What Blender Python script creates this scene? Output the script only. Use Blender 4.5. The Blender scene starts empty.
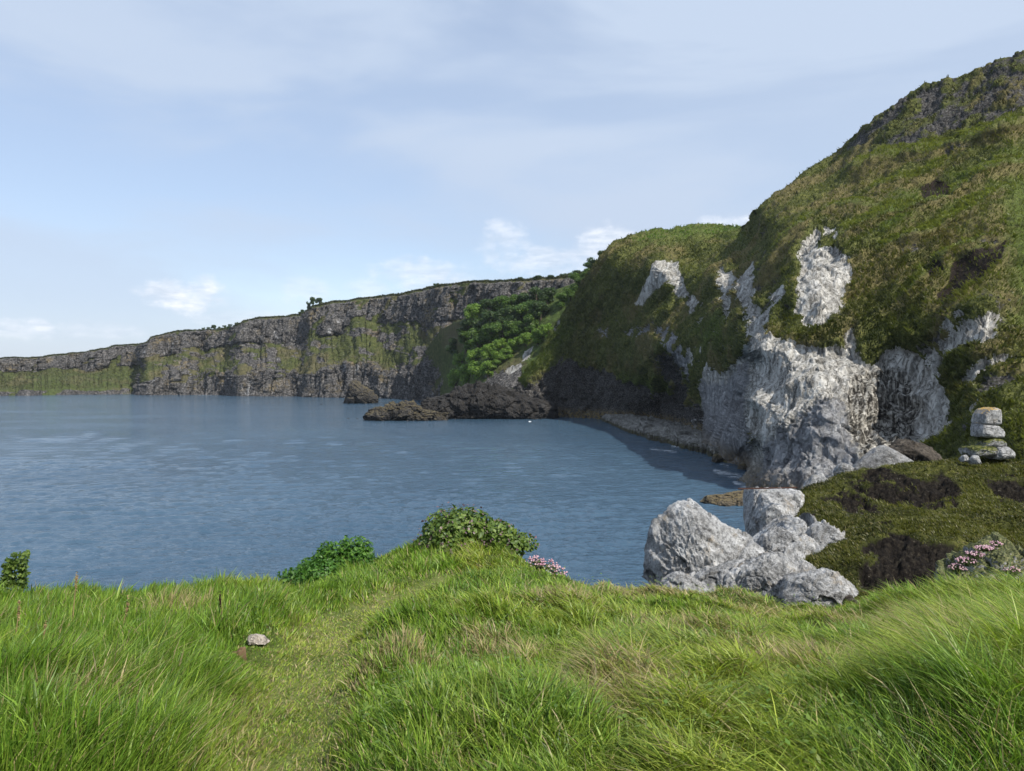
import bpy, math, random
import numpy as np
from mathutils import Vector
R = math.radians
random.seed(7); rng = np.random.default_rng(7)
sc = bpy.context.scene
col = sc.collection
F = 800.0; CX = 512.0; HY = 376.0; EYE = 25.0       # lens in pixels, horizon row, eye height above the sea

# ------------------------------------------------------------------ camera
cam_d = bpy.data.cameras.new('camera'); cam = bpy.data.objects.new('camera', cam_d); col.objects.link(cam)
cam.location = (0, 0, EYE); cam.rotation_euler = (R(90), 0, 0)
cam_d.sensor_width = 36; cam_d.lens = 36 * F / 1024; cam_d.shift_y = -(385.5 - HY) / 1024
cam_d.clip_start = 0.1; cam_d.clip_end = 40000
sc.camera = cam
# ------------------------------------------------------------------ light
SUN = Vector((0.52, -0.60, 0.80)).normalized()       # towards the sun: right, a little behind the camera
SUN_EL = math.asin(SUN.z); SUN_ROT = math.atan2(SUN.x, SUN.y)
SKY_K = 0.118
sun_d = bpy.data.lights.new('sun', 'SUN'); sun_d.energy = 3.9; sun_d.angle = R(0.5); sun_d.color = (1, .95, .86)
sun = bpy.data.objects.new('sun', sun_d); col.objects.link(sun)
sun.rotation_euler = (-SUN).to_track_quat('-Z', 'Y').to_euler()
sc.view_settings.view_transform = 'Standard'; sc.view_settings.look = 'None'
sc.view_settings.gamma = 1; sc.view_settings.use_curve_mapping = False
sc.view_settings.exposure = 0.58
sc.cycles.use_denoising = True
sc.cycles.max_bounces = 6; sc.cycles.transparent_max_bounces = 8

# ------------------------------------------------------------------ node helper
class NT:
    def __init__(s, tree): s.t = tree; s.n = tree.nodes; s.l = tree.links
    def node(s, typ, ins=None, **props):
        n = s.n.new(typ)
        for k, v in props.items(): setattr(n, k, v)
        for k, v in (ins or {}).items(): s.set(n.inputs[k], v)
        return n
    def set(s, sock, v):
        if hasattr(v, 'is_output'): s.l.new(v, sock)
        elif v is not None:
            if sock.type == 'RGBA' and len(v) == 3: v = (*v, 1)
            sock.default_value = v
    def math(s, op, a, b=None, c=None, clamp=False):
        n = s.n.new('ShaderNodeMath'); n.operation = op; n.use_clamp = clamp
        for i, v in enumerate((a, b, c)):
            if v is not None: s.set(n.inputs[i], v)
        return n.outputs[0]
    def vmath(s, op, a, b=None):
        n = s.n.new('ShaderNodeVectorMath'); n.operation = op
        s.set(n.inputs[0], a)
        if b is not None: s.set(n.inputs[1], b)
        return n.outputs['Value'] if op in ('LENGTH', 'DOT_PRODUCT', 'DISTANCE') else n.outputs[0]
    def noise(s, vec, scale, detail=5, rough=0.55, dist=0.0):
        n = s.node('ShaderNodeTexNoise', {'Vector': vec, 'Scale': scale, 'Detail': detail, 'Roughness': rough, 'Distortion': dist})
        return n.outputs[0]
    def voro(s, vec, scale, feature='F1'):
        n = s.n.new('ShaderNodeTexVoronoi'); n.feature = feature
        s.set(n.inputs['Vector'], vec); n.inputs['Scale'].default_value = scale
        return n.outputs[0]
    def ramp(s, fac, stops):
        n = s.n.new('ShaderNodeValToRGB'); e = n.color_ramp.elements
        while len(e) < len(stops): e.new(0.5)
        for el, (p, c) in zip(e, stops):
            el.position = p; el.color = (*c, 1) if len(c) == 3 else c
        s.set(n.inputs[0], fac); return n.outputs[0]
    def step(s, v, a, b):
        n = s.n.new('ShaderNodeMapRange'); n.clamp = True; n.interpolation_type = 'SMOOTHSTEP'
        s.set(n.inputs[0], v); n.inputs[1].default_value = a; n.inputs[2].default_value = b
        return n.outputs[0]
    def mix(s, fac, a, b, blend='MIX'):
        n = s.n.new('ShaderNodeMix'); n.data_type = 'RGBA'; n.blend_type = blend
        s.set(n.inputs[0], fac); s.set(n.inputs[6], a); s.set(n.inputs[7], b); return n.outputs[2]
    def attr(s, name):
        n = s.n.new('ShaderNodeAttribute'); n.attribute_name = name; return n
    def sep(s, c):
        n = s.n.new('ShaderNodeSeparateColor'); s.set(n.inputs[0], c); return n.outputs
    def xyz(s, v):
        n = s.n.new('ShaderNodeSeparateXYZ'); s.set(n.inputs[0], v); return n.outputs
    def pos(s): return s.n.new('ShaderNodeNewGeometry').outputs['Position']
    def nrm(s): return s.n.new('ShaderNodeNewGeometry').outputs['Normal']
    def objco(s): return s.n.new('ShaderNodeTexCoord').outputs['Object']
    def bump(s, h, strength, dist):
        return s.node('ShaderNodeBump', {'Height': h, 'Strength': strength, 'Distance': dist}).outputs[0]

def new_mat(name):
    m = bpy.data.materials.new(name); m.use_nodes = True
    nt = NT(m.node_tree); b = m.node_tree.nodes['Principled BSDF']
    b.inputs['Specular IOR Level'].default_value = 0.2
    return m, nt, b

# ------------------------------------------------------------------ world: sky with thin high cloud and a few low cumulus
w = bpy.data.worlds.new('World'); sc.world = w; w.use_nodes = True
nt = NT(w.node_tree)
bg = w.node_tree.nodes['Background']
sky = nt.node('ShaderNodeTexSky', sky_type='NISHITA', sun_disc=False, sun_elevation=SUN_EL, sun_rotation=SUN_ROT,
              air_density=1.0, dust_density=0.8, ozone_density=2.5, altitude=20)
d = nt.n.new('ShaderNodeTexCoord').outputs['Generated']
x, y, z = nt.xyz(d)
el = nt.math('ARCSINE', z); az = nt.math('ARCTAN2', x, y)
cc = nt.node('ShaderNodeCombineXYZ', {'X': az, 'Y': nt.math('MULTIPLY', el, 4.2), 'Z': 0.0}).outputs[0]
# thin streaky veil
rot = nt.node('ShaderNodeMapping', {'Vector': cc, 'Rotation': (0, 0, R(7)), 'Scale': (1.0, 1.0, 1)}).outputs[0]
v1 = nt.noise(rot, 1.7, 7, 0.5, 0.35)
veil = nt.math('ADD', nt.math('ADD', .22, nt.math('MULTIPLY', nt.step(el, .02, .22), .20)), nt.math('MULTIPLY', nt.step(v1, 0.42, 0.60), 0.42))
v2 = nt.noise(nt.vmath('ADD', cc, (3.1, 1.7, 0)), 0.9, 3, 0.5)
veil = nt.math('ADD', veil, nt.math('MULTIPLY', nt.step(v2, .35, .75), 0.18))
veil = nt.math('ADD', veil, nt.math('MULTIPLY', nt.step(el, 0.06, 0.40), 0.10), clamp=True)
veil = nt.math('ADD', veil, nt.math('MULTIPLY', nt.step(az, -0.15, 0.45), 0.22), clamp=True)
# cumulus: (azimuth, elevation, half width, half height, strength)
puffs = None
cn = nt.noise(nt.node('ShaderNodeCombineXYZ', {'X': az, 'Y': nt.math('MULTIPLY', el, 1.5), 'Z': 0.0}).outputs[0], 24, 6, 0.62)
def dirpx(px, py):
    return math.atan2(px - CX, F), math.atan2(HY - py, math.hypot(F, px - CX))
for (px, py, hw, hh, st) in ((187, 297, 34, 17, .95), (20, 331, 24, 10, .8), (98, 330, 30, 9, .45), (310, 293, 26, 14, .4),
                             (425, 276, 52, 18, .62), (505, 246, 24, 24, .55), (610, 246, 36, 20, .75), (735, 222, 30, 8, .7),
                             (545, 262, 45, 14, .6), (250, 318, 60, 8, .3), (370, 287, 26, 10, .35)):
    a0, e0 = dirpx(px, py)
    dx = nt.math('MULTIPLY', nt.math('SUBTRACT', az, a0), F / hw)
    dy = nt.math('MULTIPLY', nt.math('SUBTRACT', el, e0), F / hh)
    r2 = nt.math('ADD', nt.math('MULTIPLY', dx, dx), nt.math('MULTIPLY', dy, dy))
    g = nt.math('SUBTRACT', 1.0, r2)
    g = nt.math('ADD', g, nt.math('MULTIPLY', nt.math('SUBTRACT', cn, 0.50), 5.6))
    g = nt.math('MULTIPLY', nt.step(g, -0.5, 1.3), st)
    g = nt.math('MULTIPLY', g, nt.step(r2, 3.4, 1.2))
    puffs = g if puffs is None else nt.math('MAXIMUM', puffs, g)
base = nt.mix(1.0, sky.outputs[0], (1.05, .98, .96), 'MULTIPLY')
sky_c = nt.mix(veil, base, (3.35, 3.98, 5.0))
cum = nt.ramp(nt.noise(nt.vmath('ADD', cc, (0, -0.06, 0)), 30, 5), [(0.35, (4.0, 4.55, 5.35)), (0.64, (5.9, 6.1, 6.55))])
sky_c = nt.mix(puffs, sky_c, cum)
nt.set(bg.inputs[0], sky_c); bg.inputs[1].default_value = SKY_K

# ------------------------------------------------------------------ numpy noise
GR = rng.normal(size=(256, 3)); GR /= np.linalg.norm(GR, axis=1)[:, None]
PERM = rng.permutation(256).astype(np.int64); PERM = np.concatenate([PERM] * 3)
def _h(i, j, k): return PERM[PERM[PERM[i & 255] + (j & 255)] + (k & 255)]
def perlin(p):
    p = np.asarray(p, float); i = np.floor(p).astype(np.int64); f = p - i
    u = f * f * f * (f * (f * 6 - 15) + 10); out = np.zeros(len(p))
    for a in (0, 1):
        for b in (0, 1):
            for c in (0, 1):
                g = GR[_h(i[:, 0] + a, i[:, 1] + b, i[:, 2] + c)]
                dt = g[:, 0] * (f[:, 0] - a) + g[:, 1] * (f[:, 1] - b) + g[:, 2] * (f[:, 2] - c)
                wt = (u[:, 0] if a else 1 - u[:, 0]) * (u[:, 1] if b else 1 - u[:, 1]) * (u[:, 2] if c else 1 - u[:, 2])
                out += wt * dt
    return out * 1.6
def fbm(p, o=4, gain=.5, ridged=False):
    s = 0; a = 1; tot = 0; p = np.asarray(p, float)
    for k in range(o):
        v = perlin(p + 17.3 * k)
        if ridged: v = 1 - 2 * np.abs(v)
        s = s + a * v; tot += a; a *= gain; p = p * 2.03
    return s / tot
def blocks(p, seed=0):
    """cellular noise: nearest seed's own tilted plane (fractured rock) and the distance to the crack"""
    p = np.asarray(p, float); i = np.floor(p).astype(np.int64)
    f1 = np.full(len(p), 9.); f2 = np.full(len(p), 9.); val = np.zeros(len(p))
    for a in (-1, 0, 1):
        for b in (-1, 0, 1):
            for c in (-1, 0, 1):
                h = _h(i[:, 0] + a + seed, i[:, 1] + b, i[:, 2] + c)
                off = np.stack([PERM[h + 11], PERM[h + 57], PERM[h + 101]], 1) / 255.
                q = p - (i + np.array([a, b, c]) + off)
                dd = np.sqrt((q * q).sum(1))
                m = dd < f1
                f2 = np.where(m, f1, np.minimum(f2, dd)); f1 = np.where(m, dd, f1)
                vv = (PERM[h + 33] / 255. - .5) + (q * GR[PERM[h + 71]]).sum(1) * 1.3
                val = np.where(m, vv, val)
    return val, f2 - f1
def sstep(v, a, b):
    t = np.clip((v - a) / (b - a), 0, 1); return t * t * (3 - 2 * t)
def interp(pts, x):
    pts = sorted(pts); return np.interp(x, [p[0] for p in pts], [p[1] for p in pts])
def at(px, py, Y): return np.stack([(px - CX) / F * Y, Y + 0 * px, EYE + (HY - py) / F * Y], -1)
def poly_sd(px, py, poly):
    """signed distance in picture units, positive inside"""
    P = np.array(poly, float); inside = np.zeros(len(px), bool); dmin = np.full(len(px), 1e9)
    for (x1, y1), (x2, y2) in zip(P, np.roll(P, -1, 0)):
        ex, ey = x2 - x1, y2 - y1
        t = np.clip(((px - x1) * ex + (py - y1) * ey) / (ex * ex + ey * ey + 1e-9), 0, 1)
        dmin = np.minimum(dmin, np.hypot(px - x1 - t * ex, py - y1 - t * ey))
        c = (y1 > py) != (y2 > py)
        inside ^= c & (px < (x2 - x1) * (py - y1) / (y2 - y1 + 1e-12) + x1)
    return np.where(inside, dmin, -dmin)
def line_d(px, py, pts):
    dmin = np.full(len(px), 1e9)
    for (x1, y1), (x2, y2) in zip(pts[:-1], pts[1:]):
        ex, ey = x2 - x1, y2 - y1
        t = np.clip(((px - x1) * ex + (py - y1) * ey) / (ex * ex + ey * ey + 1e-9), 0, 1)
        dmin = np.minimum(dmin, np.hypot(px - x1 - t * ex, py - y1 - t * ey))
    return dmin
class RBF:
    def __init__(s, pts):
        a = np.array(pts, float); s.c = a[:, :2] / 100; v = np.log(a[:, 2])
        K = np.sqrt(((s.c[:, None] - s.c[None]) ** 2).sum(-1) + .0004)
        n = len(a); M = np.zeros((n + 3, n + 3)); M[:n, :n] = K - .004 * np.eye(n)
        M[:n, n] = 1; M[:n, n + 1:] = s.c; M[n, :n] = 1; M[n + 1:, :n] = s.c.T
        s.w = np.linalg.solve(M, np.concatenate([v, np.zeros(3)]))
    def __call__(s, px, py):
        q = np.stack([px, py], 1) / 100; out = np.empty(len(q))
        for k in range(0, len(q), 50000):
            b = q[k:k + 50000]
            K = np.sqrt(((b[:, None] - s.c[None]) ** 2).sum(-1) + .0004)
            out[k:k + 50000] = K @ s.w[:-3] + s.w[-3] + b @ s.w[-2:]
        return np.exp(out)

# ------------------------------------------------------------------ mesh helper
def mesh_np(name, V, quads=None, tris=None, mat=None, parent=None, smooth=True, attrs=None):
    me = bpy.data.meshes.new(name); V = np.asarray(V, np.float32)
    nq = 0 if quads is None else len(quads); ntr = 0 if tris is None else len(tris)
    me.vertices.add(len(V)); me.vertices.foreach_set('co', V.ravel())
    idx = []; st = []; tot = []
    if nq: idx.append(np.asarray(quads, np.int32).ravel()); st.append(np.arange(nq) * 4); tot.append(np.full(nq, 4))
    if ntr: idx.append(np.asarray(tris, np.int32).ravel()); st.append(nq * 4 + np.arange(ntr) * 3); tot.append(np.full(ntr, 3))
    idx = np.concatenate(idx); st = np.concatenate(st).astype(np.int32); tot = np.concatenate(tot).astype(np.int32)
    me.loops.add(len(idx)); me.loops.foreach_set('vertex_index', idx)
    me.polygons.add(nq + ntr); me.polygons.foreach_set('loop_start', st); me.polygons.foreach_set('loop_total', tot)
    me.polygons.foreach_set('use_smooth', np.full(nq + ntr, smooth))
    me.update(calc_edges=True)
    for k, a in (attrs or {}).items():
        a = np.asarray(a, np.float32)
        if a.shape[1] == 3: a = np.concatenate([a, np.ones((len(a), 1), np.float32)], 1)
        at_ = me.attributes.new(k, 'FLOAT_COLOR', 'POINT'); at_.data.foreach_set('color', a.ravel())
    if mat: me.materials.append(mat)
    o = bpy.data.objects.new(name, me); col.objects.link(o)
    if parent: o.parent = parent
    return o
def grid_quads(nr, nc, wrap=False):
    r = np.arange(nr - 1)[:, None]; c = np.arange(nc if wrap else nc - 1)[None]; c2 = (c + 1) % nc
    return np.stack([r * nc + c, r * nc + c2, (r + 1) * nc + c2, (r + 1) * nc + c], -1).reshape(-1, 4)
def grid_normals(P):
    du = np.gradient(P, axis=1); dv = np.gradient(P, axis=0)
    n = np.cross(du, dv); return n / (np.linalg.norm(n, axis=-1, keepdims=True) + 1e-9)
def tag(o, label=None, cat=None, group=None, kind=None):
    for k, v in (('label', label), ('category', cat), ('group', group), ('kind', kind)):
        if v: o[k] = v
    return o
def empty(name, loc):
    o = bpy.data.objects.new(name, None); o.empty_display_size = .2; o.location = loc; col.objects.link(o); return o

# ------------------------------------------------------------------ materials
def terrain_mat(name, scale, grass, far=False):
    """attributes m1: (chalk, basalt, earth, dry)  m2: (grey, lush, wet/ochre, -)"""
    m, n, b = new_mat(name); P = n.pos(); nz = n.xyz(n.nrm())[2]
    a1 = n.attr('m1'); a2 = n.attr('m2'); chalk, basalt, earth = n.sep(a1.outputs['Color'])[:3]; dry = a1.outputs['Alpha']
    grey, lush, ochre = n.sep(a2.outputs['Color'])[:3]
    n1 = n.noise(P, .09 * scale, 6, .6); n2 = n.noise(P, .7 * scale, 5, .65); n3 = n.noise(P, 2.6 * scale, 4, .7)
    tuft = n.math('ADD', n.math('MULTIPLY', n2, .55), n.math('MULTIPLY', n3, .45))
    g = n.ramp(tuft, [(.33, grass[0]), (.47, grass[1]), (.56, grass[2]), (.67, grass[3])])
    g = n.mix(n.math('MULTIPLY', n.step(n.math('ADD', n1, n.math('MULTIPLY', dry, .5)), .55, .85), .8), g,
              n.ramp(tuft, [(.35, grass[4]), (.6, grass[5])]))
    g = n.mix(n.math('MULTIPLY', lush, n.step(n2, .3, .6)), g, n.ramp(tuft, [(.36, grass[6]), (.6, grass[7])]))
    st = n.vmath('MULTIPLY', P, (1, 1, .18))
    s1 = n.noise(st, .5 * scale, 6, .65, .4); s2 = n.noise(P, 1.6 * scale, 6, .7)
    crack = n.noise(P, 1.1 * scale, 6, .65)
    ck = n.ramp(n.math('ADD', n.math('MULTIPLY', s1, .72), n.math('MULTIPLY', s2, .28)),
                [(.33, (.07, .065, .055)), (.41, (.22, .21, .19)), (.49, (.38, .365, .335)), (.63, (.60, .585, .55))])
    fis = n.noise(n.vmath('MULTIPLY', P, (1, 1, .30)), .55 * scale, 7, .68, .8)
    fis = n.step(n.math('ABSOLUTE', n.math('SUBTRACT', fis, .5)), .0, .022)
    ck = n.mix(n.math('MULTIPLY', n.math('SUBTRACT', 1, fis), .75), ck, (.06, .055, .045))
    gr = n.ramp(n.math('ADD', n.math('MULTIPLY', s1, .55), n.math('MULTIPLY', s2, .45)),
                [(.34, (.06, .058, .06)), (.44, (.165, .165, .172)), (.54, (.26, .26, .265)), (.66, (.48, .475, .46))])
    ck = n.mix(n.step(n.math('ADD', grey, n.math('MULTIPLY', n.math('SUBTRACT', s1, .5), 1.8)), .30, .70), ck, gr)
    ck = n.mix(n.math('MULTIPLY', ochre, n.step(s2, .35, .6)), ck, (.17, .125, .065))
    bs = n.ramp(s2, [(.35, (.016, .016, .017)), (.48, (.068, .065, .064)), (.62, (.19, .18, .172))] if far else [(.36, (.014, .014, .014)), (.49, (.055, .052, .050)), (.64, (.17, .16, .15))])
    bs = n.mix(n.math('MULTIPLY', ochre, n.step(n2, .42, .58)), bs, (.27, .20, .075))
    er = n.ramp(s2, [(.3, (.010, .008, .007)), (.55, (.026, .020, .016)), (.75, (.065, .05, .04))])
    jit = n.math('MULTIPLY', n.math('SUBTRACT', n.math('ADD', n.math('MULTIPLY', n2, .5), n.math('MULTIPLY', n3, .5)), .5), 1.6)
    vs = n.noise(n.vmath('MULTIPLY', P, (1, 1, .07)), 1.5 * scale, 5, .6)
    drip = n.ramp(n.math('ADD', n.math('MULTIPLY', vs, .75), n.math('MULTIPLY', s2, .25)), [(.40, (.02, .018, .016)), (.49, (.12, .11, .095)), (.55, (.36, .34, .30)), (.66, (.55, .53, .48))])
    ck = n.mix(a2.outputs['Alpha'], ck, drip)
    c = n.mix(n.step(n.math('ADD', basalt, jit), .40, .56), g, bs)
    c = n.mix(n.step(n.math('ADD', earth, jit), .42, .54), c, er)
    c = n.mix(n.step(n.math('ADD', chalk, jit), .44, .54), c, ck)
    n.set(b.inputs['Base Color'], c); b.inputs['Roughness'].default_value = .92; b.inputs['Specular IOR Level'].default_value = .1
    hg = n.math('ADD', n.math('MULTIPLY', n3, .5), n2)
    hr = n.math('ADD', n.math('MULTIPLY', s1, 1.0), n.math('ADD', n.math('MULTIPLY', fis, .30), n.math('MULTIPLY', s2, .35)))
    rk = n.math('MAXIMUM', chalk, basalt)
    h = n.math('ADD', n.math('MULTIPLY', hg, n.math('SUBTRACT', 1, rk)), n.math('MULTIPLY', hr, rk))
    n.set(b.inputs['Normal'], n.bump(h, .9, 1.0 / scale))
    return m
G_NEAR = [(.018, .022, .008), (.056, .064, .02), (.12, .13, .038), (.20, .19, .07), (.075, .064, .03), (.20, .165, .075), (.035, .058, .012), (.10, .145, .03)]
M_hill = terrain_mat('chalk_hillside', 1.0, G_NEAR)
M_far = terrain_mat('basalt_cliffs', .33, [(.026, .034, .012), (.056, .068, .022), (.09, .10, .036), (.14, .135, .06), (.072, .064, .034), (.14, .122, .065), (.036, .06, .015), (.08, .125, .03)], far=True)

def rock_mat(name, dark=1.0, lich=(.46, .29, .07), lichen=0.0, mossy=0.0, scale=1.0, tone=(1, 1, 1), pink=0.0):
    m, n, b = new_mat(name); P = n.objco(); nz = n.xyz(n.nrm())[2]
    a = n.noise(P, 1.1 * scale, 8, .62, .3); c = n.noise(P, 7 * scale, 6, .7); f = n.noise(P, 30 * scale, 4, .7)
    mixv = n.math('ADD', n.math('MULTIPLY', a, .40), n.math('ADD', n.math('MULTIPLY', c, .35), n.math('MULTIPLY', f, .25)))
    t = lambda v: tuple(v * dark * q for q in tone)
    colr = n.ramp(mixv, [(.37, t(.04)), (.44, t(.17)), (.50, t(.37)), (.59, t(.62))])
    lp = n.step(n.noise(P, 2.6 * scale, 7, .72, .5), .50, .60); colr = n.mix(n.math('MULTIPLY', lp, .55), colr, t(.13))
    tn_ = n.step(n.noise(n.vmath('ADD', P, (5, 3, 1)), 1.7 * scale, 6, .7), .54, .68); colr = n.mix(n.math('MULTIPLY', tn_, .5), colr, tuple(dark * v for v in (.36, .29, .20)))
    pits = n.step(n.voro(P, 9 * scale), .12, .26)
    colr = n.mix(n.math('MULTIPLY', n.math('SUBTRACT', 1, pits), n.step(a, .4, .6)), colr, t(.06))
    if lichen:
        zz = n.xyz(P)[2]
        colr = n.mix(n.math('MULTIPLY', n.step(n.math('ADD', nz, n.math('MULTIPLY', n.math('SUBTRACT', c, .5), 4.5)), .5, 1.1), lichen), colr, lich)
    if mossy:
        colr = n.mix(n.math('MULTIPLY', n.step(n.math('ADD', n.math('MULTIPLY', nz, .6), n.math('MULTIPLY', a, 1.0)), .55, .75), mossy), colr,
                     n.ramp(c, [(.38, (.02, .024, .008)), (.48, (.065, .08, .02)), (.56, (.14, .15, .04)), (.64, (.22, .19, .08))]))
    n.set(b.inputs['Base Color'], colr); b.inputs['Roughness'].default_value = .9
    n.set(b.inputs['Normal'], n.bump(n.math('ADD', n.math('MULTIPLY', f, .6), n.math('ADD', n.math('MULTIPLY', c, .6), n.math('MULTIPLY', a, .25))), 1.0, .10 / scale))
    return m
M_lime = rock_mat('limestone', 1.0)
M_lime_cap = rock_mat('limestone_lichen', 1.0, lichen=1.0, scale=1.5)
M_lime_moss = rock_mat('limestone_moss', .8, mossy=1.0, scale=1.5)
M_lime_dull = rock_mat('limestone_dull', .7, scale=.8)
M_bas = rock_mat('dark_basalt', .095, scale=.15, tone=(1, .95, .92))
M_bas_l = rock_mat('basalt_lichen', .12, lich=(.17, .135, .055), lichen=.55, scale=.25, tone=(1, .95, .92))
M_shelf = rock_mat('shore_rock', .62, mossy=.12, scale=.35, tone=(1, .96, .91))
M_tide = rock_mat('tide_rock', .28, lich=(.22, .17, .07), lichen=.5, scale=.5, tone=(1, .85, .65))
M_brown = rock_mat('brown_rock', .25, scale=.8, tone=(1, .85, .7))

def leaf_mat(name, stops, trans=.35, attr=None):
    m, n, b = new_mat(name)
    if attr: c = n.attr(attr).outputs['Color']
    else:
        oi = n.n.new('ShaderNodeNewGeometry').outputs['Random Per Island']
        c = n.ramp(oi, stops)
    n.set(b.inputs['Base Color'], c); b.inputs['Roughness'].default_value = .45; b.inputs['Specular IOR Level'].default_value = .4
    tr = n.node('ShaderNodeBsdfTranslucent', {'Color': n.mix(1.0, c, (1.15, 1.25, .6), 'MULTIPLY')})
    mx = n.node('ShaderNodeMixShader', {0: trans, 1: b.outputs[0], 2: tr.outputs[0]})
    n.set(m.node_tree.nodes['Material Output'].inputs[0], mx.outputs[0])
    return m
M_grass = leaf_mat('grass_blades', None, .38, 'tint')

# ------------------------------------------------------------------ sea
def build_sea():
    a = np.concatenate([np.linspace(-180, -44, 50)[:-1], np.linspace(-44, 44, 900), np.linspace(44, 180, 50)[1:]])
    r = 25 / (np.concatenate([np.linspace(640, 300, 40)[:-1], np.linspace(300, 16, 700), np.geomspace(16, 1, 14)[1:]]) / F)
    A, Rr = np.meshgrid(R(1) * a, r)
    X = np.sin(A) * Rr; Y = np.cos(A) * Rr; Z = np.zeros_like(X)
    g = np.random.default_rng(3); wd = R(100)
    cell = np.maximum(np.gradient(r)[:, None] * .8, Rr * R(.1))
    for k in range(90):
        L = 1.0 * (13 / 1.0) ** g.random() ** 1.25; th = wd + g.normal(0, .42)
        ph = g.random() * 6.28; amp = .0072 * L ** .52
        kx, ky = math.cos(th) * 6.283 / L, math.sin(th) * 6.283 / L
        wt = sstep(L / cell, 2.4, 5.0)
        gust = 1
        Z += amp * wt * np.sin(kx * X + ky * Y + ph)
    q = np.stack([X.ravel() / 55, Y.ravel() / 55, np.zeros(X.size)], 1)
    Z *= (1 + .7 * fbm(q, 3)).reshape(Z.shape)
    # foam where the swell meets the rocks
    px = CX + F * X / np.maximum(Y, 1); py = HY + F * 25 / np.maximum(Y, 1)
    foam = np.zeros(X.size); pxf, pyf = px.ravel(), py.ravel()
    for pts, wdt, s in (([(650, 449), (676, 452)], 1.6, .75), ([(672, 446), (680, 447)], 1.4, .8), ([(715, 471), (742, 477)], 3.0, .8), ([(690, 470), (700, 472)], 2, .6), ([(529, 421.5), (531, 421.6)], .5, 1.2),
                       ([(620, 433), (632, 435)], 2, .6), ([(300, 396.4), (330, 396.6)], .6, .8), ([(232, 395), (250, 395.6)], .8, .8), ([(515, 418), (530, 418)], 1.0, .8),
                       ([(195, 394.6), (212, 394.9)], .7, .8), ([(590, 444), (600, 446)], 1.5, .5), ([(735, 482), (745, 486)], 3, .8), ([(716, 461), (728, 466)], 2, .7)):
        dd = line_d(pxf, pyf, pts); foam = np.maximum(foam, s * sstep(dd, wdt * 3.2, 0) * (pyf > 380) * (Y.ravel() > 0))
    att = np.stack([foam, foam * 0, foam * 0], 1)
    m, n, b = new_mat('sea_water'); P = n.pos()
    b.inputs['IOR'].default_value = 1.33; b.inputs['Roughness'].default_value = .12; b.inputs['Specular IOR Level'].default_value = .5
    big = n.noise(n.vmath('MULTIPLY', P, (1, .6, 1)), .011, 4, .5)
    wcol = n.ramp(big, [(.35, (.036, .074, .118)), (.65, (.052, .098, .148))])
    fm = n.math('MULTIPLY', n.step(n.math('MULTIPLY', n.sep(n.attr('foam').outputs['Color'])[0], n.noise(n.vmath('MULTIPLY', P, (.6, 1.2, 1)), .55, 7, .75)), .30, .52), .85)
    n.set(b.inputs['Base Color'], n.mix(fm, wcol, (.75, .78, .8)))
    n.set(b.inputs['Roughness'], n.math('ADD', n.math('ADD', .08, n.math('MULTIPLY', n.step(n.noise(n.vmath('MULTIPLY', P, (.35, 1, 1)), .02, 4, .6), .4, .65), .07)), n.math('MULTIPLY', fm, .5)))
    h = n.math('ADD', n.math('MULTIPLY', n.noise(n.vmath('MULTIPLY', P, (.45, 1.3, 1)), .9, 4, .6), 1.2), n.math('MULTIPLY', n.noise(P, .25, 3, .55), 1.2))
    n.set(b.inputs['Normal'], n.bump(h, .8, .6))
    o = mesh_np('sea', np.stack([X, Y, Z], -1).reshape(-1, 3), grid_quads(*X.shape), mat=m, attrs={'foam': att})
    tag(o, 'blue grey rippled sea filling the bay below the cliffs', 'sea', kind='structure')
build_sea()

# ------------------------------------------------------------------ near hillside with the chalk cliff
A_PTS = [  # picture column, row, distance in metres
 (750,480,182),(748,440,186),(750,400,188),(754,350,195),(745,500,175),(775,480,166),(800,470,160),(830,460,158),(800,520,150),(900,530,140),(1024,540,110),(1160,540,120),
 (775,400,178),(800,400,170),(800,350,185),(760,330,206),(780,300,216),(830,400,163),(840,360,176),(850,430,160),(870,390,167),(888,420,166),(905,400,165),(920,430,158),(900,380,171),
 (820,300,190),(825,260,215),(805,240,242),(850,300,196),(800,320,194),(770,260,272),(765,220,335),(760,208,360),(800,180,372),(835,155,385),(870,125,345),(900,100,335),(960,75,315),(1024,52,295),(1160,5,285),
 (850,165,325),(900,150,296),(960,142,276),(1024,122,262),(1160,90,250),(830,215,268),(900,210,236),(960,185,246),(900,260,202),(960,260,188),
 (1012,220,192),(1000,260,170),(985,300,158),(985,330,150),(1040,220,215),(1024,260,184),(1060,260,215),(1024,300,168),(1060,320,190),(1024,350,150),(1100,250,260),(1024,400,134),(1100,400,158),(1024,450,118),(990,400,140),(960,400,150),(960,450,135),
 (940,350,163),(900,340,175),(920,400,160),(900,450,150),
 (705,440,272),(740,457,225),(744,462,220),(720,400,265),(741,400,241),(746,360,234),(715,355,276),(725,300,302),(742,280,300),(735,240,410),(745,230,440),(712,450,262),(735,475,215),
 (697,430,335),(690,400,352),(680,370,348),(665,345,345),(690,348,322),(640,400,425),(620,412,455),(660,412,420),(700,352,305),(640,422,440),
 (600,412,470),(560,417,492),(530,418,480),(505,420,480),(600,370,480),(560,370,500),(530,385,505),(600,320,492),(640,320,422),(660,300,402),(640,270,436),(620,260,470),(610,248,495),(640,236,505),(665,232,510),(700,229,510),(725,228,500),(660,270,400),(700,260,410),(700,300,352),(720,280,322),(580,300,512),(545,346,522),(520,386,516),(505,392,520),(700,240,440),(665,245,450),
]
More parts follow.
